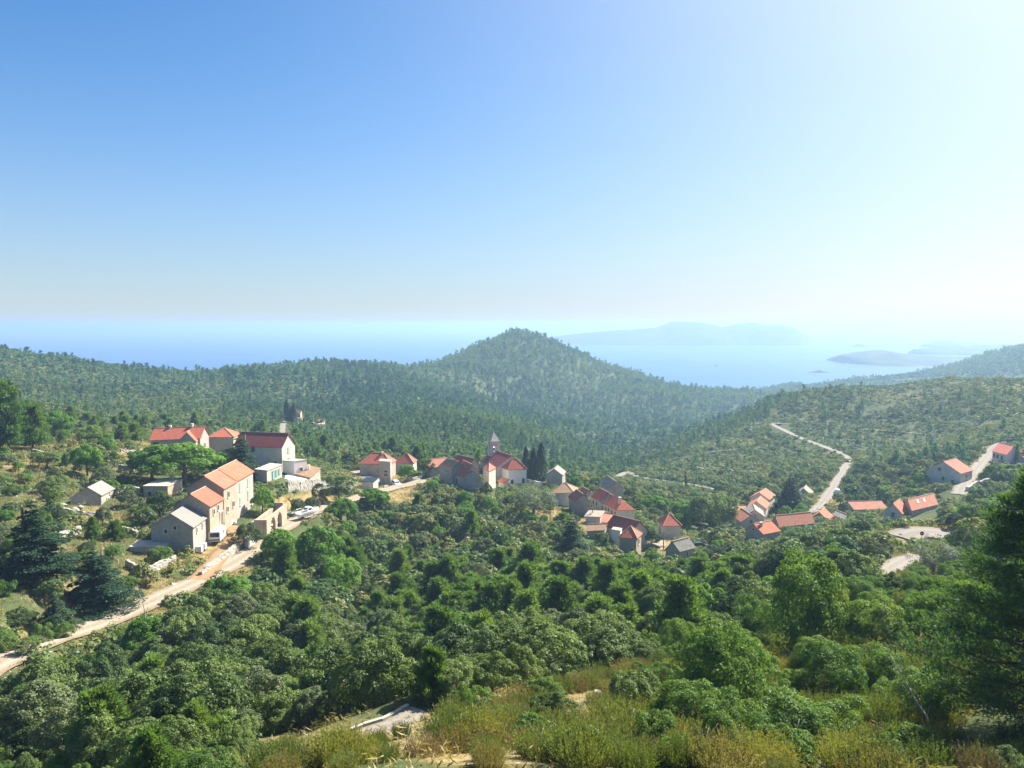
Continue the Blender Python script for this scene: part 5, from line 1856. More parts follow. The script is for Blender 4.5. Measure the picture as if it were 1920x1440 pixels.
# crowns have about unit radius; trunks match them
TR = [take(trunk_mesh('trunk', G(60 + i), 1.15, 0.07, 5, M_BARK)) for i in range(3)]
TRP = [take(trunk_mesh('trunk', G(70 + i), 2.0, 0.06, 6, M_BARKP, 0.4, 0.25)) for i in range(3)]
TRC = [take(trunk_mesh('trunk', G(80), 1.2, 0.10, 0, M_BARK))]
TRS = [take(trunk_mesh('trunk', G(90), 4.4, 0.10, 0, M_BARKP))]
KBS = [take(trunk_mesh('stem', G(95), 0.7, 0.05, 6, M_BARK, 0.6, 0.1))]
make_kind('oak', [crown_round(G(100 + i), 12000, 0.072, 1.0, 0.92, 95, 0.215, z0=1.05, outer=0.86, lump=0.2 + 0.06 * i) for i in range(5)], 'oak', TR)
make_kind('oak_grey', [crown_round(G(110 + i), 12000, 0.068, 1.0, 0.85, 120, 0.185, z0=1.0, lump=0.16, outer=0.86) for i in range(3)], 'oak_grey', TR)
make_kind('pine', [crown_pine(G(120 + i), 10000, 0.16, 2.15 + 0.2 * i, 1.15 - 0.06 * i, layers=8 + i, cone=0.62) for i in range(4)], 'pine', TRP)
make_kind('bright', [crown_round(G(130 + i), 9500, 0.088, 1.0, 0.8, 80, 0.22, z0=1.0, lump=0.22, outer=0.86) for i in range(4)], 'bright', TR)
make_kind('bush', [crown_round(G(140 + i), 9000, 0.078, 1.0, 0.8, 70, 0.23, z0=0.5, lump=0.25, outer=0.85) for i in range(4)], 'bush', KBS)
make_kind('mastic', [crown_round(G(145 + i), 15000, 0.062, 1.0, 0.85, 60, 0.25, asp=0.5, z0=0.55, lump=0.24, fill=0.2) for i in range(4)], 'bush', KBS)
make_kind('olive', [crown_round(G(150 + i), 4600, 0.09, 1.0, 0.85, 40, 0.33, asp=0.35, z0=0.95, lump=0.2) for i in range(2)], 'olive', TR)
make_kind('cypress', [crown_cypress(G(160 + i), 7000, 0.16, 6.5, 0.8) for i in range(2)], 'cypress', TRC)
make_kind('cedar', [crown_cedar(G(170 + i), 19000, 0.14, 4.8, 1.6, layers=16) for i in range(3)], 'cedar', TRS)
make_kind('broom', [crown_broom(G(180 + i), 300, 30, 0.072, 1.0, 0.95) for i in range(4)], 'broom', [None], )
make_kind('heath', [crown_broom(G(190 + i), 320, 24, 0.065, 0.75, 1.05) for i in range(3)], 'heath', [None])

make_kind('dry', [crown_broom(G(196 + i), 240, 13, 0.08, 0.75, 1.0) for i in range(2)], 'dry', [None])
NAMES = {'dry': 'dry_shrub', 'oak': 'holm_oak', 'oak_grey': 'grey_oak', 'pine': 'pine_tree', 'bright': 'broadleaf_tree', 'bush': 'green_bush', 'mastic': 'mastic_bush', 'olive': 'olive_tree', 'cypress': 'cypress_tree',
         'cedar': 'cedar_tree', 'broom': 'broom_shrub', 'heath': 'heath_shrub'}
CATS = {'dry': 'shrub', 'oak': 'tree', 'oak_grey': 'tree', 'pine': 'tree', 'bright': 'tree', 'bush': 'bush', 'mastic': 'bush', 'olive': 'tree', 'cypress': 'tree', 'cedar': 'tree', 'broom': 'shrub', 'heath': 'shrub'}
COUNT = {}

def plant(kind, p, s, rz, label, group=None, sz=None, variant=None, sxy=None):
    v = KIND[kind]
    c, t = v[(variant if variant is not None else random.randrange(len(v))) % len(v)]
    sx = s if sxy is None else sxy
    q1 = random.uniform(0.86, 1.18) if sxy is None else 1.0
    sc = (sx * q1, sx / q1, s if sz is None else sz)
    COUNT[kind] = COUNT.get(kind, 0) + 1
    if t is None:
        o = bpy.data.objects.new(NAMES[kind], c)
        COL.objects.link(o)
        o.location, o.rotation_euler, o.scale = p, (0, 0, rz), sc
        return tag(o, label, CATS[kind], group)
    r = bpy.data.objects.new(NAMES[kind], None)
    COL.objects.link(r)
    r.empty_display_size = 0.2
    r.location, r.rotation_euler, r.scale = p, (random.gauss(0, 0.05), random.gauss(0, 0.05), rz), sc
    tag(r, label, CATS[kind], group)
    for nm, me in (('crown', c), ('stem' if kind in ('bush', 'mastic') else 'trunk', t)):
        o = bpy.data.objects.new(nm, me)
        COL.objects.link(o)
        o.parent = r
    return r

PLANTED = []

def by_pix(kind, px, py, width_px, label, top=None, D=None, height_px=None, group=None, rz=None, variant=None):
    """a tree standing on the ground seen at (px, py): width_px and height_px are its crown's spread and full height in the photograph"""
    if D is None:
        p = hit(px, py)
    else:
        q = at_depth(px, py, D)
        p = np.array([q[0], q[1], float(H(q[:1], q[1:2])[0])])
    m = p[1] / FPX
    base = {'oak': (1.12, 2.05), 'oak_grey': (1.1, 1.95), 'pine': (1.15, 2.5), 'bright': (1.12, 1.9), 'bush': (1.15, 1.4), 'mastic': (1.12, 1.45), 'olive': (1.12, 1.9), 'cypress': (0.74, 6.7), 'cedar': (1.55, 4.9), 'broom': (1.0, 1.1), 'heath': (1.1, 0.9)}[kind]
    sx = width_px * m / 2 / base[0]
    sz = (height_px * m / base[1]) if height_px else sx
    PLANTED.append((p[0], p[1], width_px * m / 2 * 0.8))
    return plant(kind, tuple(p), sz, random.random() * 6.28 if rz is None else rz, label, group, sz=sz, variant=variant, sxy=sx)

# ------------------------------------------------------------------ trees that stand out one by one
by_pix('bright', 345, 905, 150, 'broad bright green tree spreading between the long red-roofed house and the row', D=178, height_px=75)
by_pix('bright', 285, 892, 90, 'bright green tree at the left end of the spreading canopy above the flat-topped ruin', D=182, height_px=62)
by_pix('bright', 395, 890, 80, 'bright tree squeezed between the spreading canopy and the dark spruce', D=186, height_px=50)
by_pix('oak', 300, 957, 66, 'dark fig tree in front of the flat-topped stone building', D=152, height_px=46)
by_pix('oak', 636, 912, 72, 'round dark tree beside the brown lean-to and the retaining wall', D=196, height_px=54)
by_pix('oak', 457, 992, 52, 'fig tree in the courtyard in front of the tall pinkish house', D=143, height_px=48)
by_pix('bright', 492, 945, 46, 'fresh green tree behind the arched ruin', D=163, height_px=52)
by_pix('cedar', 457, 897, 66, 'dark spruce against the wall of the purple-roofed house', D=188, height_px=88)
by_pix('oak', 430, 862, 60, 'dark tree under the pyramid orange roof', D=205, height_px=34)
by_pix('cedar', 68, 1108, 150, 'largest dark cedar on the left bank above the dirt road', D=104, height_px=168, variant=0)
by_pix('cedar', 184, 1102, 125, 'second dark cedar with a short bare trunk, right of the largest one', D=107, height_px=122, variant=1)
by_pix('cedar', 108, 1163, 66, 'small young spruce below the two big cedars', D=97, height_px=82, variant=2)
by_pix('cypress', -8, 1090, 34, 'dark cypress cut by the left edge of the picture', D=104, height_px=150)
by_pix('cypress', 1013, 905, 24, 'taller right-hand cypress beside the white church apse', D=241, height_px=76)
by_pix('cypress', 999, 902, 20, 'middle cypress of the group beside the white church apse', D=243, height_px=64)
by_pix('cypress', 989, 900, 18, 'left cypress of the group, touching the white church apse', D=245, height_px=66)
by_pix('cypress', 540, 783, 13, 'left one of the twin cypresses at the cemetery gate', D=420, height_px=43)
by_pix('cypress', 549, 784, 15, 'right one of the twin cypresses at the cemetery gate', D=420, height_px=42)
by_pix('cedar', 511, 775, 24, 'dark broad conifer left of the cemetery', D=428, height_px=26)
by_pix('cedar', 1072, 1048, 66, 'dark spruce rising out of the slope below the creeper gable', D=158, height_px=84, variant=1)
by_pix('cedar', 1479, 968, 62, 'big dark conifer between the stacked gables and the village road', D=237, height_px=76, variant=2)
by_pix('oak', 1331, 1022, 96, 'big round dark oak right of the red hip roof', D=208, height_px=76, variant=0)
by_pix('bright', 1280, 985, 50, 'light green tree behind the red hip roof', D=226, height_px=34)
by_pix('bright', 1225, 970, 60, 'light green tree between the sloping terrace and the red hip roof', D=226, height_px=36)
by_pix('bright', 1078, 912, 34, 'light green tree above the mossy brown hip roof', D=230, height_px=28)
by_pix('bright', 600, 1085, 92, 'bright green walnut tree just below the boat trailer', D=140, height_px=92)
by_pix('bright', 530, 1075, 80, 'bright green tree left of the walnut, hiding a bend of the dirt road', D=137, height_px=74)
by_pix('bright', 640, 1120, 84, 'brightest yellow-green tree in the wood below the boat', D=130, height_px=76)
by_pix('bright', 700, 985, 62, 'green tree on the slope below the lane junction', D=198, height_px=44)
by_pix('bright', 640, 1000, 60, 'fresh green bushy tree below the dirt road beyond the boat', D=180, height_px=44)
by_pix('bright', 765, 903, 36, 'bright round tree right of the transformer tower', D=232, height_px=30)
by_pix('oak', 797, 893, 30, 'dark upright tree left of the faded orange roof', D=238, height_px=36)
by_pix('bright', 870, 946, 34, 'light green tree beneath the half-ruined gable', D=201, height_px=40)
by_pix('bright', 914, 947, 32, 'light round tree right of the tall pole', D=203, height_px=30)
by_pix('oak', 911, 915, 24, 'dark bush between the half-ruined gable and the side chapel', D=214, height_px=32)
by_pix('olive', 1000, 962, 90, 'wide grey-green pine in front of the mossy brown hip roof', D=196, height_px=56)
by_pix('bright', 985, 968, 34, 'small yellow-green tree below the grey pine', D=190, height_px=26)
by_pix('oak', 1128, 1012, 30, 'dark round tree left of the tall orange-hipped house', D=172, height_px=32)
by_pix('oak', 1222, 1012, 34, 'dark tree between the dark red roof and the red hip roof', D=180, height_px=30)
by_pix('bright', 100, 830, 66, 'bright pine-like tree on the left edge of the village fields', D=222, height_px=52)
by_pix('pine', 18, 868, 90, 'tall loose pine at the left border of the fields', D=190, height_px=112)
by_pix('pine', 62, 858, 70, 'lighter pine right of the tall pine at the field border', D=196, height_px=78)
by_pix('bush', 175, 836, 56, 'round olive-coloured tree at the edge of the dry field', D=224, height_px=32)
by_pix('bright', 165, 894, 60, 'leaning tree with a bare dark trunk below the dry field', D=178, height_px=60)
by_pix('oak', 88, 884, 56, 'dark bush under the field terrace wall', D=178, height_px=32)
by_pix('oak_grey', 195, 905, 50, 'greyish tree behind the lone stone hut', D=172, height_px=38)
by_pix('oak', 110, 946, 60, 'dark spreading shrub left of the lone stone hut', D=160, height_px=34)
by_pix('oak_grey', 560, 932, 32, 'grey-leaved young tree above the retaining wall', D=172, height_px=32)
by_pix('oak_grey', 585, 922, 34, 'second grey-leaved tree above the retaining wall, nearer the round tree', D=178, height_px=28)
by_pix('bush', 300, 1052, 60, 'leafy vine bush growing over the cistern front', D=128, height_px=26)
by_pix('cypress', 1288, 917, 5, 'thin solitary cypress beside the valley road', D=300, height_px=40)
by_pix('olive', 1750, 1064, 92, 'silvery olive tree below the gravel turnout', D=98, height_px=62)
for i, (bx, by, bw, bh) in enumerate([(30, 1186, 62, 46), (78, 1204, 50, 34), (14, 1150, 56, 60), (52, 1228, 52, 34), (120, 1196, 46, 32), (4, 1222, 60, 44), (40, 1155, 50, 40)]):
    by_pix('bush' if i % 3 else 'oak', bx, by, bw, 'leafy shrub at the left edge just above the dirt road', height_px=bh, group='leafy shrubs at the left edge above the dirt road')
for bx, by in ((668, 1412), (712, 1399), (752, 1384), (700, 1420), (640, 1425)):
    by_pix('heath', bx, by, 56, 'olive-brown heath clump in front of the concrete path', height_px=34, group='heath clumps in front of the concrete path')
# near right bushes
by_pix('mastic', 1510, 1275, 190, 'large airy strawberry tree with many bare stems in the middle of the near slope', D=52, height_px=180, variant=0)
by_pix('mastic', 1430, 1215, 110, 'leafy bush behind the large strawberry tree', D=62, height_px=90, variant=1)
by_pix('mastic', 1345, 1400, 200, 'dense dark green mastic bush, biggest of the near slope', D=37, height_px=165, variant=2)
by_pix('mastic', 1560, 1370, 140, 'bright-tipped mastic bush in front of the strawberry tree', D=39, height_px=100, variant=3)
by_pix('mastic', 1640, 1270, 135, 'dense rounded green bush below the pale rocks', D=50, height_px=90, variant=0)
by_pix('mastic', 1740, 1250, 120, 'light green airy bush beside the big pine', D=52, height_px=100, variant=1)
by_pix('mastic', 1275, 1290, 90, 'dark rounded bush at the left rim of the near right slope', D=54, height_px=90, variant=3)
by_pix('mastic', 870, 1398, 46, 'small dark green bush alone among the yellow broom', D=34, height_px=70, variant=2)
by_pix('oak', 1030, 1290, 150, 'big dark holm oak at the edge of the dry grass crest', D=57, height_px=120, variant=1)
by_pix('oak', 1140, 1262, 130, 'dark spreading oak right of the holm oak on the dry crest', D=62, height_px=96, variant=2)
by_pix('oak_grey', 1270, 1228, 80, 'dark round shrub-like oak above the near right slope', D=72, height_px=70)

# the big pine that fills the right edge
def near_pine():
    g = G(500)
    q = at_depth(1935, 1330, 31)
    gz = float(H(q[:1], q[1:2])[0])
    top = at_depth(1890, 872, 31)[2]
    h = top - gz
    r = empty('pine_tree', (q[0], q[1], gz), 'huge dark pine filling the right edge of the picture', 'tree')
    A, T = [], MB()
    T.tube([(0.3, 0, -0.5), (0.15, 0, h * 0.4), (0, 0, h * 0.75), (-0.1, 0, h * 0.97)], [0.3, 0.24, 0.15, 0.04], 9)
    n_b = 92
    B = []
    for i in range(n_b):
        f = 0.04 + 0.94 * (i / n_b) ** 0.9
        z = h * f
        a = i * 2.399 + g.normal(0, 0.2)
        L = (4.3 * (1 - f) ** 0.85 + 0.4) * (0.75 + 0.4 * g.random())
        e = np.array((math.cos(a) * L, math.sin(a) * L, z + L * 0.20))
        mid = np.array((math.cos(a) * L * 0.5, math.sin(a) * L * 0.5, z + L * 0.02))
        T.tube([(0, 0, z), mid, e], [0.07, 0.045, 0.015], 5)
        for k in range(int(14 + L * 12)):
            t = 0.25 + 0.75 * g.random() ** 0.7
            c = (mid * (1 - t) * 2 * t + e * t * t) if t < 1 else e
            c = np.array((0, 0, z)) * (1 - t) ** 2 + mid * 2 * t * (1 - t) + e * t * t
            s = g.normal(0, 0.17, 3) * L * 0.75 * np.array([1, 1, 0.35])
            B.append(np.concatenate([c + s, unit(e - np.array((0, 0, z)))]))
    B = np.array(B)
    T.build('trunk', M_BARKP, r, smooth=True)
    n = 76000
    ci = g.integers(0, len(B), n)
    dd = sph(n, g)
    P = B[ci, :3] + dd * 0.26 * np.array([1, 1, 0.7])
    up = B[ci, 3:] * 0.7 + dd + np.array([0, 0, 0.45])
    Nn = np.cross(up, g.normal(0, 1, (n, 3)))
    V = leaves(P, Nn, 0.20 * (0.7 + 0.6 * g.random(n)), 0.24, g, up=up, bend=0.03)
    mesh_obj('crown', V, quads(len(V)), ML['bigpine'], r)
    PLANTED.append((q[0], q[1], 2.5))
near_pine()
def pine_bough():
    """the lower sunlit pine whose boughs reach left in front of the gravel road"""
    g = G(510)
    q = at_depth(1812, 1215, 48)
    gz = float(H(q[:1], q[1:2])[0])
    h = at_depth(1790, 1085, 48)[2] - gz
    r = empty('pine_tree', (q[0], q[1], gz), 'low sunlit pine with wide boughs, just left of the huge dark pine', 'tree')
    T = MB()
    T.tube([(0, 0, -0.4), (0.1, 0, h * 0.6), (0, 0, h * 0.9)], [0.16, 0.12, 0.04], 8)
    B = []
    for i in range(34):
        f = 0.15 + 0.8 * i / 34
        a = i * 2.399
        L = (2.9 * (1 - f) ** 0.4 + 0.5) * (0.75 + 0.4 * g.random()) * (1.15 if math.cos(a) < 0 else 0.9)
        z = h * f
        e = np.array((math.cos(a) * L, math.sin(a) * L, z + L * 0.12))
        T.tube([(0, 0, z), e * 0.5 + np.array((0, 0, z * 0.5)), e], [0.05, 0.03, 0.01], 5)
        for k in range(int(8 + L * 7)):
            t = 0.2 + 0.8 * g.random() ** 0.7
            B.append(np.concatenate([np.array((0, 0, z)) * (1 - t) + e * t + g.normal(0, 0.14, 3) * L * 0.6 * np.array([1, 1, 0.3]), unit(e - np.array((0, 0, z)))]))
    B = np.array(B)
    T.build('trunk', M_BARKP, r, smooth=True)
    n = 42000
    ci = g.integers(0, len(B), n)
    dd = sph(n, g)
    P = B[ci, :3] + dd * 0.2 * np.array([1, 1, 0.7])
    up = B[ci, 3:] * 0.7 + dd + np.array([0, 0, 0.5])
    Nn = np.cross(up, g.normal(0, 1, (n, 3)))
    V = leaves(P, Nn, 0.19 * (0.7 + 0.6 * g.random(n)), 0.26, g, up=up, bend=0.03)
    mesh_obj('crown', V, quads(len(V)), ML['pine'], r)
    PLANTED.append((q[0], q[1], 2.0))
pine_bough()

def dead_branch(label, pts, D, r0, group=None):
    P = [at_depth(px, py, d) for (px, py), d in zip(pts, D)]
    O = P[0]
    g = G(int(pts[0][0]))
    m = MB()
    n = len(P)
    m.tube([p - O for p in P], [r0 * (1 - 0.8 * i / (n - 1)) + 0.006 for i in range(n)], 7)
    for i in range(1, n - 1):
        for s in (-1, 1):
            d = unit(P[i + 1] - P[i])
            e = d * 0.25 + np.array([s * 0.35, 0.1, 0.25]) * (0.4 + 0.8 * g.random())
            m.tube([P[i] - O, P[i] - O + e * 0.6, P[i] - O + e], [r0 * 0.4, r0 * 0.25, 0.005], 5)
    o = m.build('dead_branch', M_DEAD, loc=O, smooth=True)
    tag(o, label, 'branch', group)
dead_branch('long bare grey branch sticking up left of the huge pine', [(1752, 1380), (1738, 1345), (1712, 1305), (1692, 1265), (1668, 1225)], [31, 31.5, 32, 32.5, 33], 0.05)
dead_branch('forked bare dead branch at the bottom edge among the heath', [(1655, 1450), (1632, 1418), (1608, 1402), (1586, 1385), (1566, 1375)], [24, 24.3, 24.6, 25, 25.3], 0.06)
for i, (bx, by, D_) in enumerate([(1010, 1436, 24), (1320, 1436, 23), (1490, 1420, 26), (1180, 1400, 28), (760, 1432, 27)]):
    dead_branch('thin grey dead stem standing up among the broom at the bottom of the near slope', [(bx, by), (bx + 5, by - 22), (bx + 2, by - 46), (bx + 9, by - 72)], [D_, D_, D_ + 0.1, D_ + 0.2], 0.022, group='dead stems among the broom of the near slope')
dead_branch('dead twigs rising from the trees beside the dirt road', [(270, 1172), (272, 1150), (268, 1130), (262, 1115)], [90, 90, 90, 90], 0.07)

# ------------------------------------------------------------------ the wood, slope by slope
def inpoly(px, py, poly):
    px = np.asarray(px)
    py = np.asarray(py)
    r = np.zeros(px.shape, bool)
    n = len(poly)
    for i in range(n):
        x0, y0 = poly[i]
        x1, y1 = poly[(i + 1) % n]
        c = ((y0 > py) != (y1 > py)) & (px < (x1 - x0) * (py - y0) / (y1 - y0 + 1e-9) + x0)
        r ^= c
    return r

P_WOOD = [(-200, 1300), (60, 1270), (180, 1215), (320, 1140), (400, 1100), (470, 1055), (520, 1020), (580, 990), (660, 960), (760, 940), (830, 950), (900, 985), (960, 1030), (1030, 1060), (1150, 1080), (1300, 1075),
          (1420, 1060), (1560, 1050), (1640, 1090), (1600, 1130), (1480, 1190), (1330, 1220), (1230, 1245), (1060, 1290), (960, 1310), (860, 1345), (640, 1375), (430, 1450), (-300, 1460)]
P_PINES = [(780, 1130), (900, 1110), (1050, 1120), (1290, 1060), (1340, 1110), (1250, 1180), (1180, 1230), (980, 1230), (820, 1240), (690, 1290), (660, 1200)]
P_FORE = [(430, 1460), (640, 1400), (860, 1350), (960, 1310), (1100, 1285), (1300, 1230), (1480, 1180), (1600, 1110), (1720, 1070), (1960, 1100), (2100, 1200), (2100, 1470)]
P_SLOPE = [(790, 915), (860, 915), (960, 920), (1060, 960), (1120, 1000), (1160, 1050), (1100, 1080), (1000, 1050), (930, 1010), (840, 955)]
P_LEFT = [(-200, 810), (250, 840), (330, 880), (260, 900), (280, 960), (330, 1000), (240, 1060), (330, 1090), (250, 1150), (-200, 1240)]
P_YARDS = [(1110, 985), (1180, 985), (1330, 1040), (1240, 1050), (1130, 1020)]

def grid_points(d0, d1, s, g, azmax=0.62):
    n = int(d1 * math.tan(azmax) * 2 / s) + 2
    m = int((d1 - d0) / s) + 2
    X, Y = np.meshgrid(np.arange(n) * s - d1 * math.tan(azmax), np.arange(m) * s + d0)
    X = X + g.uniform(-0.45, 0.45, X.shape) * s
    Y = Y + g.uniform(-0.45, 0.45, X.shape) * s
    k = np.abs(np.arctan2(X, Y)) < azmax
    return X[k], Y[k]

def clear_of(x, y, rad, pad=0.0):
    ok = np.ones(len(x), bool)
    d, _ = road_dist(x, y)
    ok &= d > rad * 0.55 + pad
    F_ = np.array(FOOT)
    for fx, fy, fr in F_:
        ok &= (x - fx) ** 2 + (y - fy) ** 2 > (fr + rad * 0.5) ** 2
    for fx, fy, fr in PLANTED:
        ok &= (x - fx) ** 2 + (y - fy) ** 2 > (fr + rad * 0.35) ** 2
    return ok

def hides(x, y, z, hgt, rad, frac=0.72):
    """True where a plant would stand in front of a building"""
    px, py = project(x, y, z + hgt)
    w = rad * FPX / y
    _, pb = project(x, y, z)
    bad = np.zeros(len(x), bool)
    for x0, y0, x1, y1, D in BOXES:
        cut = y0 + (y1 - y0) * frac
        bad |= (y < D) & (px + w * 0.7 > x0) & (px - w * 0.7 < x1) & (py < cut) & (pb > y0)
    return bad

# road strips that must stay in view
for nm, w, m, L in RL:
    for p in L[::3]:
        qx, qy = project(p[0], p[1], p[2])
        ww = w * FPX / p[1] * 0.4
        if nm == 'dirt_road' and (470 < qx < 492):
            continue
        if nm == 'concrete_path' and not (670 < qx < 775):
            continue
        if nm == 'dirt_road':
            BOXES.append((qx - ww, qy - 12, qx + ww, qy + 7, p[1] - 2.5))
        elif nm in ('turnout', 'gravel_road'):
            BOXES.append((qx - ww * 0.5, qy - 4, qx + ww * 0.5, qy + 2, p[1] - 2.5))
        else:
            BOXES.append((qx - ww, qy - 3, qx + ww, qy + 3, p[1] - 2.5))

CAND = []

def scatter(poly, d0, d1, spacing, mix, size, seed, groupname, exclude=(), prob=1.0, azmax=0.62, keep_clear=True):
    g = G(seed)
    x, y = grid_points(d0, d1, spacing, g, azmax)
    z = H(x, y)
    px, py = project(x, y, z)
    k = (px > -90) & (px < 2010) & (py < 1520)
    if poly is not None:
        k &= inpoly(px, py, poly)
    for e in exclude:
        k &= ~inpoly(px, py, e)
    k &= g.random(len(x)) < prob
    x, y, z, px, py = x[k], y[k], z[k], px[k], py[k]
    kinds = list(mix)
    pr = np.array([mix[q] for q in kinds], float)
    pr /= pr.sum()
    kd = g.choice(len(kinds), len(x), p=pr)
    s = size * (0.55 + 0.9 * g.random(len(x)) ** 1.2)
    for i, q in enumerate(kinds):
        s[kd == i] *= {'oak': 1.0, 'oak_grey': 0.95, 'pine': 1.02, 'bright': 0.95, 'bush': 0.8, 'olive': 0.9, 'cypress': 0.5, 'cedar': 0.8, 'broom': 1.0, 'heath': 1.0, 'dry': 0.9, 'mastic': 1.0}[q]
    hh = np.array([{'oak': 2.05, 'oak_grey': 1.9, 'pine': 2.7, 'bright': 1.9, 'bush': 1.4, 'olive': 1.9, 'cypress': 6.6, 'cedar': 4.8, 'broom': 1.1, 'heath': 0.9, 'dry': 0.9, 'mastic': 1.45}[q] for q in kinds])[kd] * s
    ok = clear_of(x, y, s) if keep_clear else np.ones(len(x), bool)
    ok &= ~hides(x, y, z, hh, s)
    ok &= ~((kd == (kinds.index('bright') if 'bright' in kinds else -1)) & (y < 80))
    for i in np.nonzero(ok)[0]:
        CAND.append((kinds[kd[i]], x[i], y[i], z[i] - 0.12 * s[i], s[i], g.random() * 6.28, groupname, px[i], py[i]))

scatter(P_WOOD, 44, 240, 3.25, {'oak': 0.60, 'oak_grey': 0.12, 'bright': 0.13, 'bush': 0.13, 'pine': 0.09}, 2.0, 1, 'wood', exclude=(P_PINES, P_FORE))
scatter(P_PINES, 60, 200, 3.3, {'pine': 0.68, 'oak': 0.18, 'oak_grey': 0.1, 'bright': 0.06}, 2.0, 2, 'pines')
scatter(P_SLOPE, 150, 240, 4.6, {'oak': 0.25, 'bright': 0.3, 'bush': 0.35, 'oak_grey': 0.15}, 1.7, 3, 'slope', exclude=(P_WOOD,))
scatter(P_LEFT, 70, 230, 4.7, {'oak': 0.22, 'bush': 0.42, 'bright': 0.16, 'oak_grey': 0.16, 'pine': 0.05}, 1.4, 4, 'terraces', prob=0.95)
scatter([(1250, 930), (1400, 1000), (1500, 1010), (1660, 985), (1800, 960), (1960, 960), (1960, 1090), (1720, 1075), (1640, 1100), (1500, 1060), (1300, 1080), (1200, 1050), (1330, 1040)], 95, 235, 3.9,
        {'oak': 0.36, 'bush': 0.34, 'oak_grey': 0.22, 'bright': 0.1}, 1.75, 5, 'right', exclude=(P_WOOD, P_FORE, P_PINES))
scatter([(1060, 895), (1180, 905), (1320, 925), (1400, 905), (1520, 900), (1640, 880), (1760, 850), (1960, 830), (1960, 960), (1800, 965), (1640, 985), (1420, 1000), (1250, 990), (1120, 930)], 190, 330, 4.4,
        {'bright': 0.34, 'bush': 0.3, 'oak': 0.28, 'oak_grey': 0.1}, 1.9, 6, 'valley')
scatter([(-200, 760), (300, 780), (520, 790), (620, 830), (860, 850), (800, 880), (640, 880), (560, 850), (440, 812), (280, 815), (260, 835), (-200, 815)], 200, 330, 5.0,
        {'oak': 0.3, 'bush': 0.4, 'bright': 0.14, 'pine': 0.14}, 1.9, 7, 'upper')
scatter([(150, 1390), (480, 1405), (640, 1410), (600, 1480), (-100, 1480), (-100, 1400)], 32, 62, 2.5, {'bush': 0.45, 'oak': 0.2, 'pine': 0.15, 'bright': 0.0001}, 1.0, 21, 'wood')
# scrub of the near slope
scatter([(1230, 1235), (1480, 1180), (1620, 1110), (1720, 1080), (1960, 1110), (1960, 1330), (1700, 1400), (1480, 1420), (1250, 1400)], 24, 95, 2.9, {'mastic': 1.0}, 1.25, 19, 'near', prob=0.62, azmax=0.66)
scatter(P_FORE, 17, 95, 3.6, {'bush': 0.75, 'oak': 0.25}, 0.95, 9, 'near', prob=0.6, azmax=0.66)
scatter(P_FORE, 17, 95, 1.55, {'broom': 0.48, 'heath': 0.44, 'dry': 0.08}, 1.0, 8, 'near', prob=0.86, azmax=0.66)

LABEL = {
    ('wood', 'oak'): 'dark holm oak with lumpy crown in the wood below the dirt road',
    ('wood', 'oak_grey'): 'greyish evergreen oak in the wood below the dirt road',
    ('wood', 'bright'): 'fresh green deciduous tree standing in the wood below the dirt road',
    ('wood', 'bush'): 'low leafy bush between the oaks below the dirt road',
    ('wood', 'pine'): 'feathery pine standing among the oaks below the dirt road',
    ('pines', 'pine'): 'soft light green pine in the pine stand of the lower hollow',
    ('pines', 'oak'): 'dark oak growing within the pine stand of the hollow',
    ('pines', 'oak_grey'): 'grey-leaved oak growing within the pine stand of the hollow',
    ('pines', 'bright'): 'deciduous tree growing within the pine stand of the hollow',
    ('near', 'mastic'): 'rounded mastic bush with light tips on the near right slope',
    ('near', 'bush'): 'small leafy green bush among the broom of the near slope',
    ('near', 'oak'): 'small dark evergreen shrub among the broom of the near slope',
    ('near', 'dry'): 'brown dried-out shrub on the near slope',
    ('near', 'broom'): 'yellowish upright broom shrub on the near slope',
    ('near', 'heath'): 'olive-brown low heath shrub on the near slope'}
PLACE = {'slope': 'on the slope below the church', 'terraces': 'on the dry terraces left of the driveway', 'right': 'on the bushy slope below the gravel turnout and the hamlet', 'valley': 'around the hamlet in the valley', 'upper': 'on the rise behind the red-roofed houses'}
LOOK = {'oak': 'dark evergreen oak', 'oak_grey': 'grey-leaved evergreen oak', 'bright': 'fresh green rounded tree', 'bush': 'leafy green bush', 'pine': 'loose light green pine'}
CAND.sort(key=lambda c: c[2])
CAP = {'mastic': 200, 'dry': 150, 'oak': 280, 'oak_grey': 270, 'pine': 285, 'bright': 230, 'bush': 270, 'broom': 290, 'heath': 290, 'olive': 50, 'cypress': 50, 'cedar': 50}
REST = []
for c in CAND:
    kind, x, y, z, s, rz, grp, px, py = c
    if COUNT.get(kind, 0) >= CAP[kind]:
        REST.append(c)
        continue
    lab = LABEL.get((grp, kind)) or f'{LOOK[kind]} {PLACE[grp]}'
    plant(kind, (x, y, z), s, rz, lab, group=lab.replace(' tree', ' trees', 1) if ' tree' in lab else lab + ' (many)', sz=s * random.uniform(0.88, 1.18))
print('PLANTS', COUNT, 'rest', len(REST))

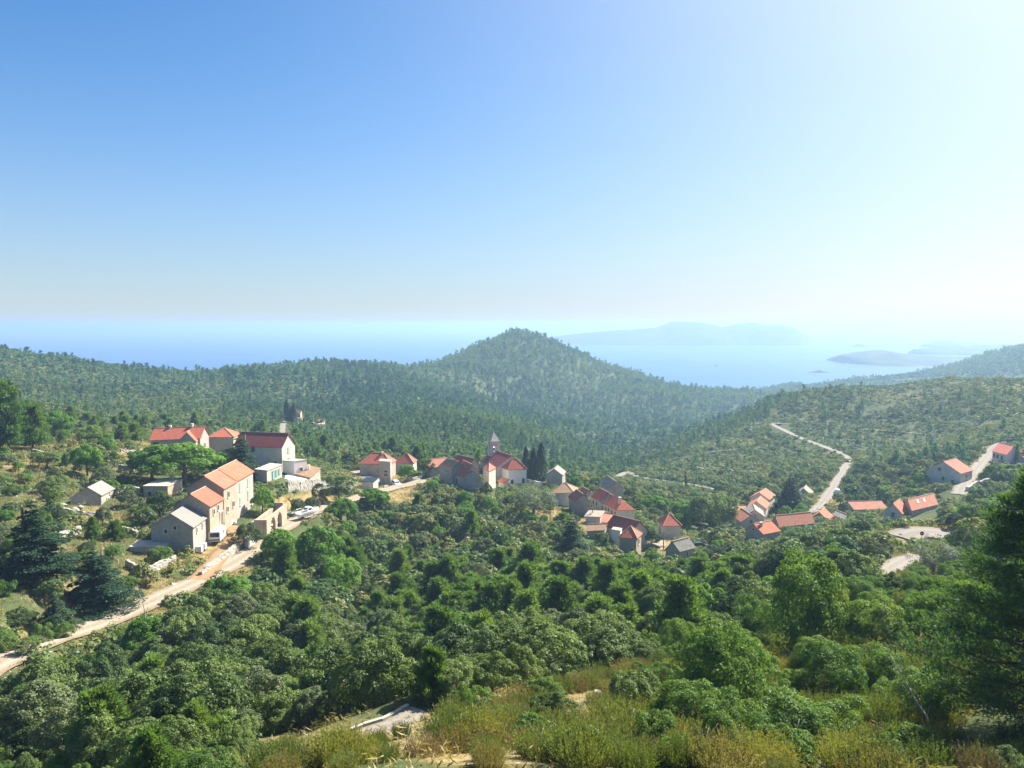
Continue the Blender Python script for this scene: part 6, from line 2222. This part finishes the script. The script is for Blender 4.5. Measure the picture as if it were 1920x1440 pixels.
# ------------------------------------------------------------------ what nobody could count: one mesh of leaf clumps each
def stuff(name, mat, pts, protos, seed, tints):
    """pts rows: x, y, z, sx, sz, rot ; protos: list of (4n,3) leaf arrays"""
    g = G(seed)
    Vs, Ts = [], []
    which = g.integers(0, len(protos), len(pts))
    for i, V in enumerate(protos):
        k = which == i
        if not k.any():
            continue
        p = pts[k]
        c, s = np.cos(p[:, 5])[:, None], np.sin(p[:, 5])[:, None]
        x = (V[None, :, 0] * c - V[None, :, 1] * s) * p[:, 3:4] + p[:, 0:1]
        y = (V[None, :, 0] * s + V[None, :, 1] * c) * p[:, 3:4] + p[:, 1:2]
        z = V[None, :, 2] * p[:, 4:5] + p[:, 2:3]
        Vs.append(np.stack([x, y, z], -1).reshape(-1, 3))
        Ts.append(np.repeat(tints[k], len(V) // 4))
    V = np.concatenate(Vs)
    o = mesh_obj(name, V, quads(len(V)), mat)
    face_attr(o, 'tint', np.concatenate(Ts) - 0.3)
    tag(o, kind='stuff')
    print('STUFF', name, len(pts), len(V) // 4)
    return o

if REST:
    for kinds, nm, mat, mk in ((('oak', 'oak_grey', 'bright', 'bush', 'olive', 'mastic'), 'wood_undergrowth', 'scrub', lambda i: crown_round(G(600 + i), 620, 0.26, 1.0, 0.85, 26, 0.36, z0=0.9)),
                               (('pine', 'cedar', 'cypress'), 'pine_undergrowth', 'pine', lambda i: crown_pine(G(610 + i), 620, 0.42, 2.6)),
                               (('broom', 'heath', 'dry'), 'scrub_undergrowth', 'broom', lambda i: crown_broom(G(620 + i), 110, 9, 0.13, 0.95, 0.9))):
        rows = [(c[1], c[2], c[3], c[4], c[4], c[5]) for c in REST if c[0] in kinds]
        if rows:
            stuff(nm, ML[mat], np.array(rows), [mk(i) for i in range(4)], 640, G(641).random(len(rows)))

def far_points(d0, d1, s, seed, test, azmax=0.63):
    g = G(seed)
    x, y = grid_points(d0, d1, s, g, azmax)
    z = H(x, y)
    px, py = project(x, y, z)
    k = (z > 1.0) & (px > -60) & (px < 1980)
    x, y, z, px, py = x[k], y[k], z[k], px[k], py[k]
    k = test(px, py, x, y, g)
    d, _ = road_dist(x, y)
    k &= d > -0.1
    x, y, z, px, py = x[k], y[k], z[k], px[k], py[k]
    return x, y, z, px, py, g

SCATTERED = [P_WOOD, P_PINES, P_SLOPE, P_LEFT, P_FORE]
P_RIGHTHILL = [(1170, 890), (1300, 835), (1440, 785), (1480, 728), (1600, 705), (1980, 700), (1980, 840), (1760, 850), (1640, 880), (1520, 900), (1400, 905), (1330, 922), (1190, 900)]
P_VALLEY = [(1060, 895), (1180, 905), (1320, 925), (1400, 905), (1520, 900), (1640, 880), (1760, 850), (1960, 830), (1960, 960), (1800, 965), (1640, 985), (1420, 1000), (1250, 990), (1120, 930)]

# low mixed scrub over every open slope within 350 m
def t_scrub(px, py, x, y, g):
    k = np.ones(len(x), bool)
    for e in (P_FORE,):
        k &= ~inpoly(px, py, e)
    left = inpoly(px, py, P_LEFT)
    dense = vnoise(x / 14, y / 14)
    k &= np.where(left, dense > -0.12, dense > -0.33)
    ok = clear_of(x, y, np.full(len(x), 0.8), 0.2)
    dry = np.zeros(len(x), bool)
    for cx, cy_, hw, hh, am in DRY:
        if am > 0.72:
            dry |= (np.hypot((px - cx) / hw, (py - cy_) / hh) < 1.0)
    k &= ~dry | (g.random(len(x)) < 0.2)
    return k & ok
x, y, z, px, py, g = far_points(60, 350, 2.3, 700, t_scrub)
s = 0.55 + 0.75 * g.random(len(x))
ok = ~hides(x, y, z, s * 0.6, s, 0.5)
pts = np.stack([x, y, z - 0.1, s * 1.15, s * 0.95, g.random(len(x)) * 6.28], -1)[ok]
tn = np.clip(0.35 + vnoise(pts[:, 0] / 20, pts[:, 1] / 20) * 0.6 + g.normal(0, 0.2, len(pts)), 0, 1.1)
stuff('scrub', ML['scrub'], pts, [crown_round(G(710 + i), 110, 0.42, 1.0, 0.7, 14, 0.45, z0=0.45) for i in range(6)], 701, tn)

# woodland of the middle distance and the far slopes
def t_hill(px, py, x, y, g):
    d = np.hypot(x, y)
    rh = inpoly(px, py, P_RIGHTHILL)
    den = vnoise(x / 38, y / 38) + 0.5 * vnoise(x / 13, y / 13)
    k = np.where(rh, den > -0.16, den > -0.48)
    k &= ~inpoly(px, py, P_VALLEY) | (d > 320)
    return k & (g.random(len(x)) < 0.96)

PR1 = [crown_round(G(720 + i), 170, 0.40, 1.0, 0.95, 20, 0.40, z0=0.95) for i in range(5)]
PR1P = [crown_pine(G(730 + i), 190, 0.62, 2.5, 0.85, layers=7) for i in range(4)]
PR2 = [crown_round(G(740 + i), 46, 0.66, 1.0, 0.95, 14, 0.42, z0=0.9) for i in range(5)]
PR2P = [crown_pine(G(750 + i), 52, 1.0, 2.4, 0.8, layers=6) for i in range(4)]
for (d0, d1, sp, pr, prp, sc, sd) in ((255, 520, 4.1, PR1, PR1P, 1.75, 800), (520, 900, 4.4, PR2, PR2P, 2.0, 810), (900, 1500, 5.3, PR2, PR2P, 2.4, 820)):
    x, y, z, px, py, g = far_points(d0, d1, sp, sd, t_hill)
    rh = inpoly(px, py, P_RIGHTHILL)
    pf = np.clip(0.55 + vnoise(x / 90 + 5, y / 90) * 0.9, 0.1, 0.95)
    lf = px < 420
    pf = np.where(rh, 0.08, np.where(lf, pf * 0.4, pf))
    pin = g.random(len(x)) < pf
    s = sc * (0.42 + 1.0 * g.random(len(x)) ** 1.3) * np.where(rh, 0.82, 1) * np.where(lf, 0.85, 1)
    ok = ~hides(x, y, z, s * 2, s)
    tn = np.clip(0.36 + vnoise(x / 70, y / 70) * 0.9 + vnoise(x / 20, y / 20) * 0.3 + g.normal(0, 0.16, len(x)), 0, 1.1)
    P = np.stack([x, y, z - 0.3, s, s * (0.9 + 0.3 * g.random(len(x))), g.random(len(x)) * 6.28], -1)
    a, b = ok & ~pin, ok & pin
    nm = {800: ('hillside_scrub', 'hillside_pines'), 810: ('distant_scrub', 'distant_pines'), 820: ('far_scrub', 'far_pines')}[sd]
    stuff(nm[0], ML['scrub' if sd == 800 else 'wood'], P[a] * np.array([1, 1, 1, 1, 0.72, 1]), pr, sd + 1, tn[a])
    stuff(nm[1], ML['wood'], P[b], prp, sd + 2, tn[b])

# low garrigue cushions between the trees on the open hills
def t_low(px, py, x, y, g):
    return (inpoly(px, py, P_RIGHTHILL) | (px < 520)) & (vnoise(x / 17 + 3, y / 17) > -0.25)
x, y, z, px, py, g = far_points(300, 760, 3.4, 830, t_low)
s = 0.6 + 0.9 * g.random(len(x))
P = np.stack([x, y, z - 0.15, s * 1.25, s * 0.8, g.random(len(x)) * 6.28], -1)
stuff('garrigue', ML['scrub'], P, [crown_round(G(840 + i), 26, 0.8, 1.0, 0.6, 9, 0.5, z0=0.4) for i in range(5)], 831, np.clip(0.45 + vnoise(x / 40, y / 40) * 0.6 + g.normal(0, 0.22, len(x)), 0, 1.2))

# dry grass of the near slope, the banks and the fields
def tuft(g, n, h):
    a = g.random(n) * 6.28
    r = 0.5 * np.sqrt(g.random(n))
    P = np.stack([np.cos(a) * r, np.sin(a) * r, np.full(n, h * 0.45)], -1)
    up = np.stack([g.normal(0, 0.35, n), g.normal(0, 0.35, n), np.ones(n)], -1)
    Nn = np.cross(up, g.normal(0, 1, (n, 3)))
    return leaves(P, Nn, h * (0.6 + 0.8 * g.random(n)), 0.09, g, up=up, bend=0.06)

def t_grass(px, py, x, y, g):
    k = inpoly(px, py, P_FORE) | inpoly(px, py, P_LEFT)
    for cx, cy_, hw, hh, am in DRY:
        k |= np.hypot((px - cx) / hw, (py - cy_) / hh) < 1.2
    rd, _ = road_dist(x, y)
    k |= (rd < 5.0) & (rd > 0.1) & (y < 190)
    F_ = np.array(FOOT)
    ok = np.ones(len(x), bool)
    for fx, fy, fr in F_:
        ok &= (x - fx) ** 2 + (y - fy) ** 2 > (fr * 0.8) ** 2
    return k & ok
rows = []
for d0, d1, sp, hh in ((14, 60, 1.2, 0.24), (60, 150, 1.3, 0.42), (150, 250, 2.2, 0.6)):
    x, y, z, px, py, g = far_points(d0, d1, sp, 850 + int(d0), t_grass, 0.66)
    s = (0.6 + 0.7 * g.random(len(x)))
    rows.append(np.stack([x, y, z - 0.03, s * sp * 1.5, s * hh / 0.4, g.random(len(x)) * 6.28], -1))
P = np.concatenate(rows)
stuff('dry_grass', ML['grass'], P, [tuft(G(860 + i), 26, 0.4) for i in range(5)], 851, np.clip(0.3 + vnoise(P[:, 0] / 6, P[:, 1] / 6) * 0.8 + G(852).normal(0, 0.2, len(P)), -0.1, 1.0))
# ------------------------------------------------------------------ haze
def build_haze():
    m = bpy.data.materials.new('air_haze')
    m.use_nodes = True
    N, L = m.node_tree.nodes, m.node_tree.links
    N.remove(N['Principled BSDF'])
    v = N.new('ShaderNodeVolumePrincipled')
    v.inputs['Color'].default_value = HAZE_COL
    v.inputs['Density'].default_value = HAZE_DENS
    v.inputs['Anisotropy'].default_value = HAZE_ANI
    L.new(v.outputs[0], N['Material Output'].inputs['Volume'])
    mb = MB()
    mb.box((0, 0, (HAZE_TOP - 22) / 2), (33000, 33000, HAZE_TOP + 22))
    tag(mb.build('haze', m), kind='stuff')

HAZE_COL = (0.45, 0.69, 1.0, 1)
HAZE_DENS = 0.00028
HAZE_ANI = 0.28
HAZE_TOP = 141.0
build_haze()
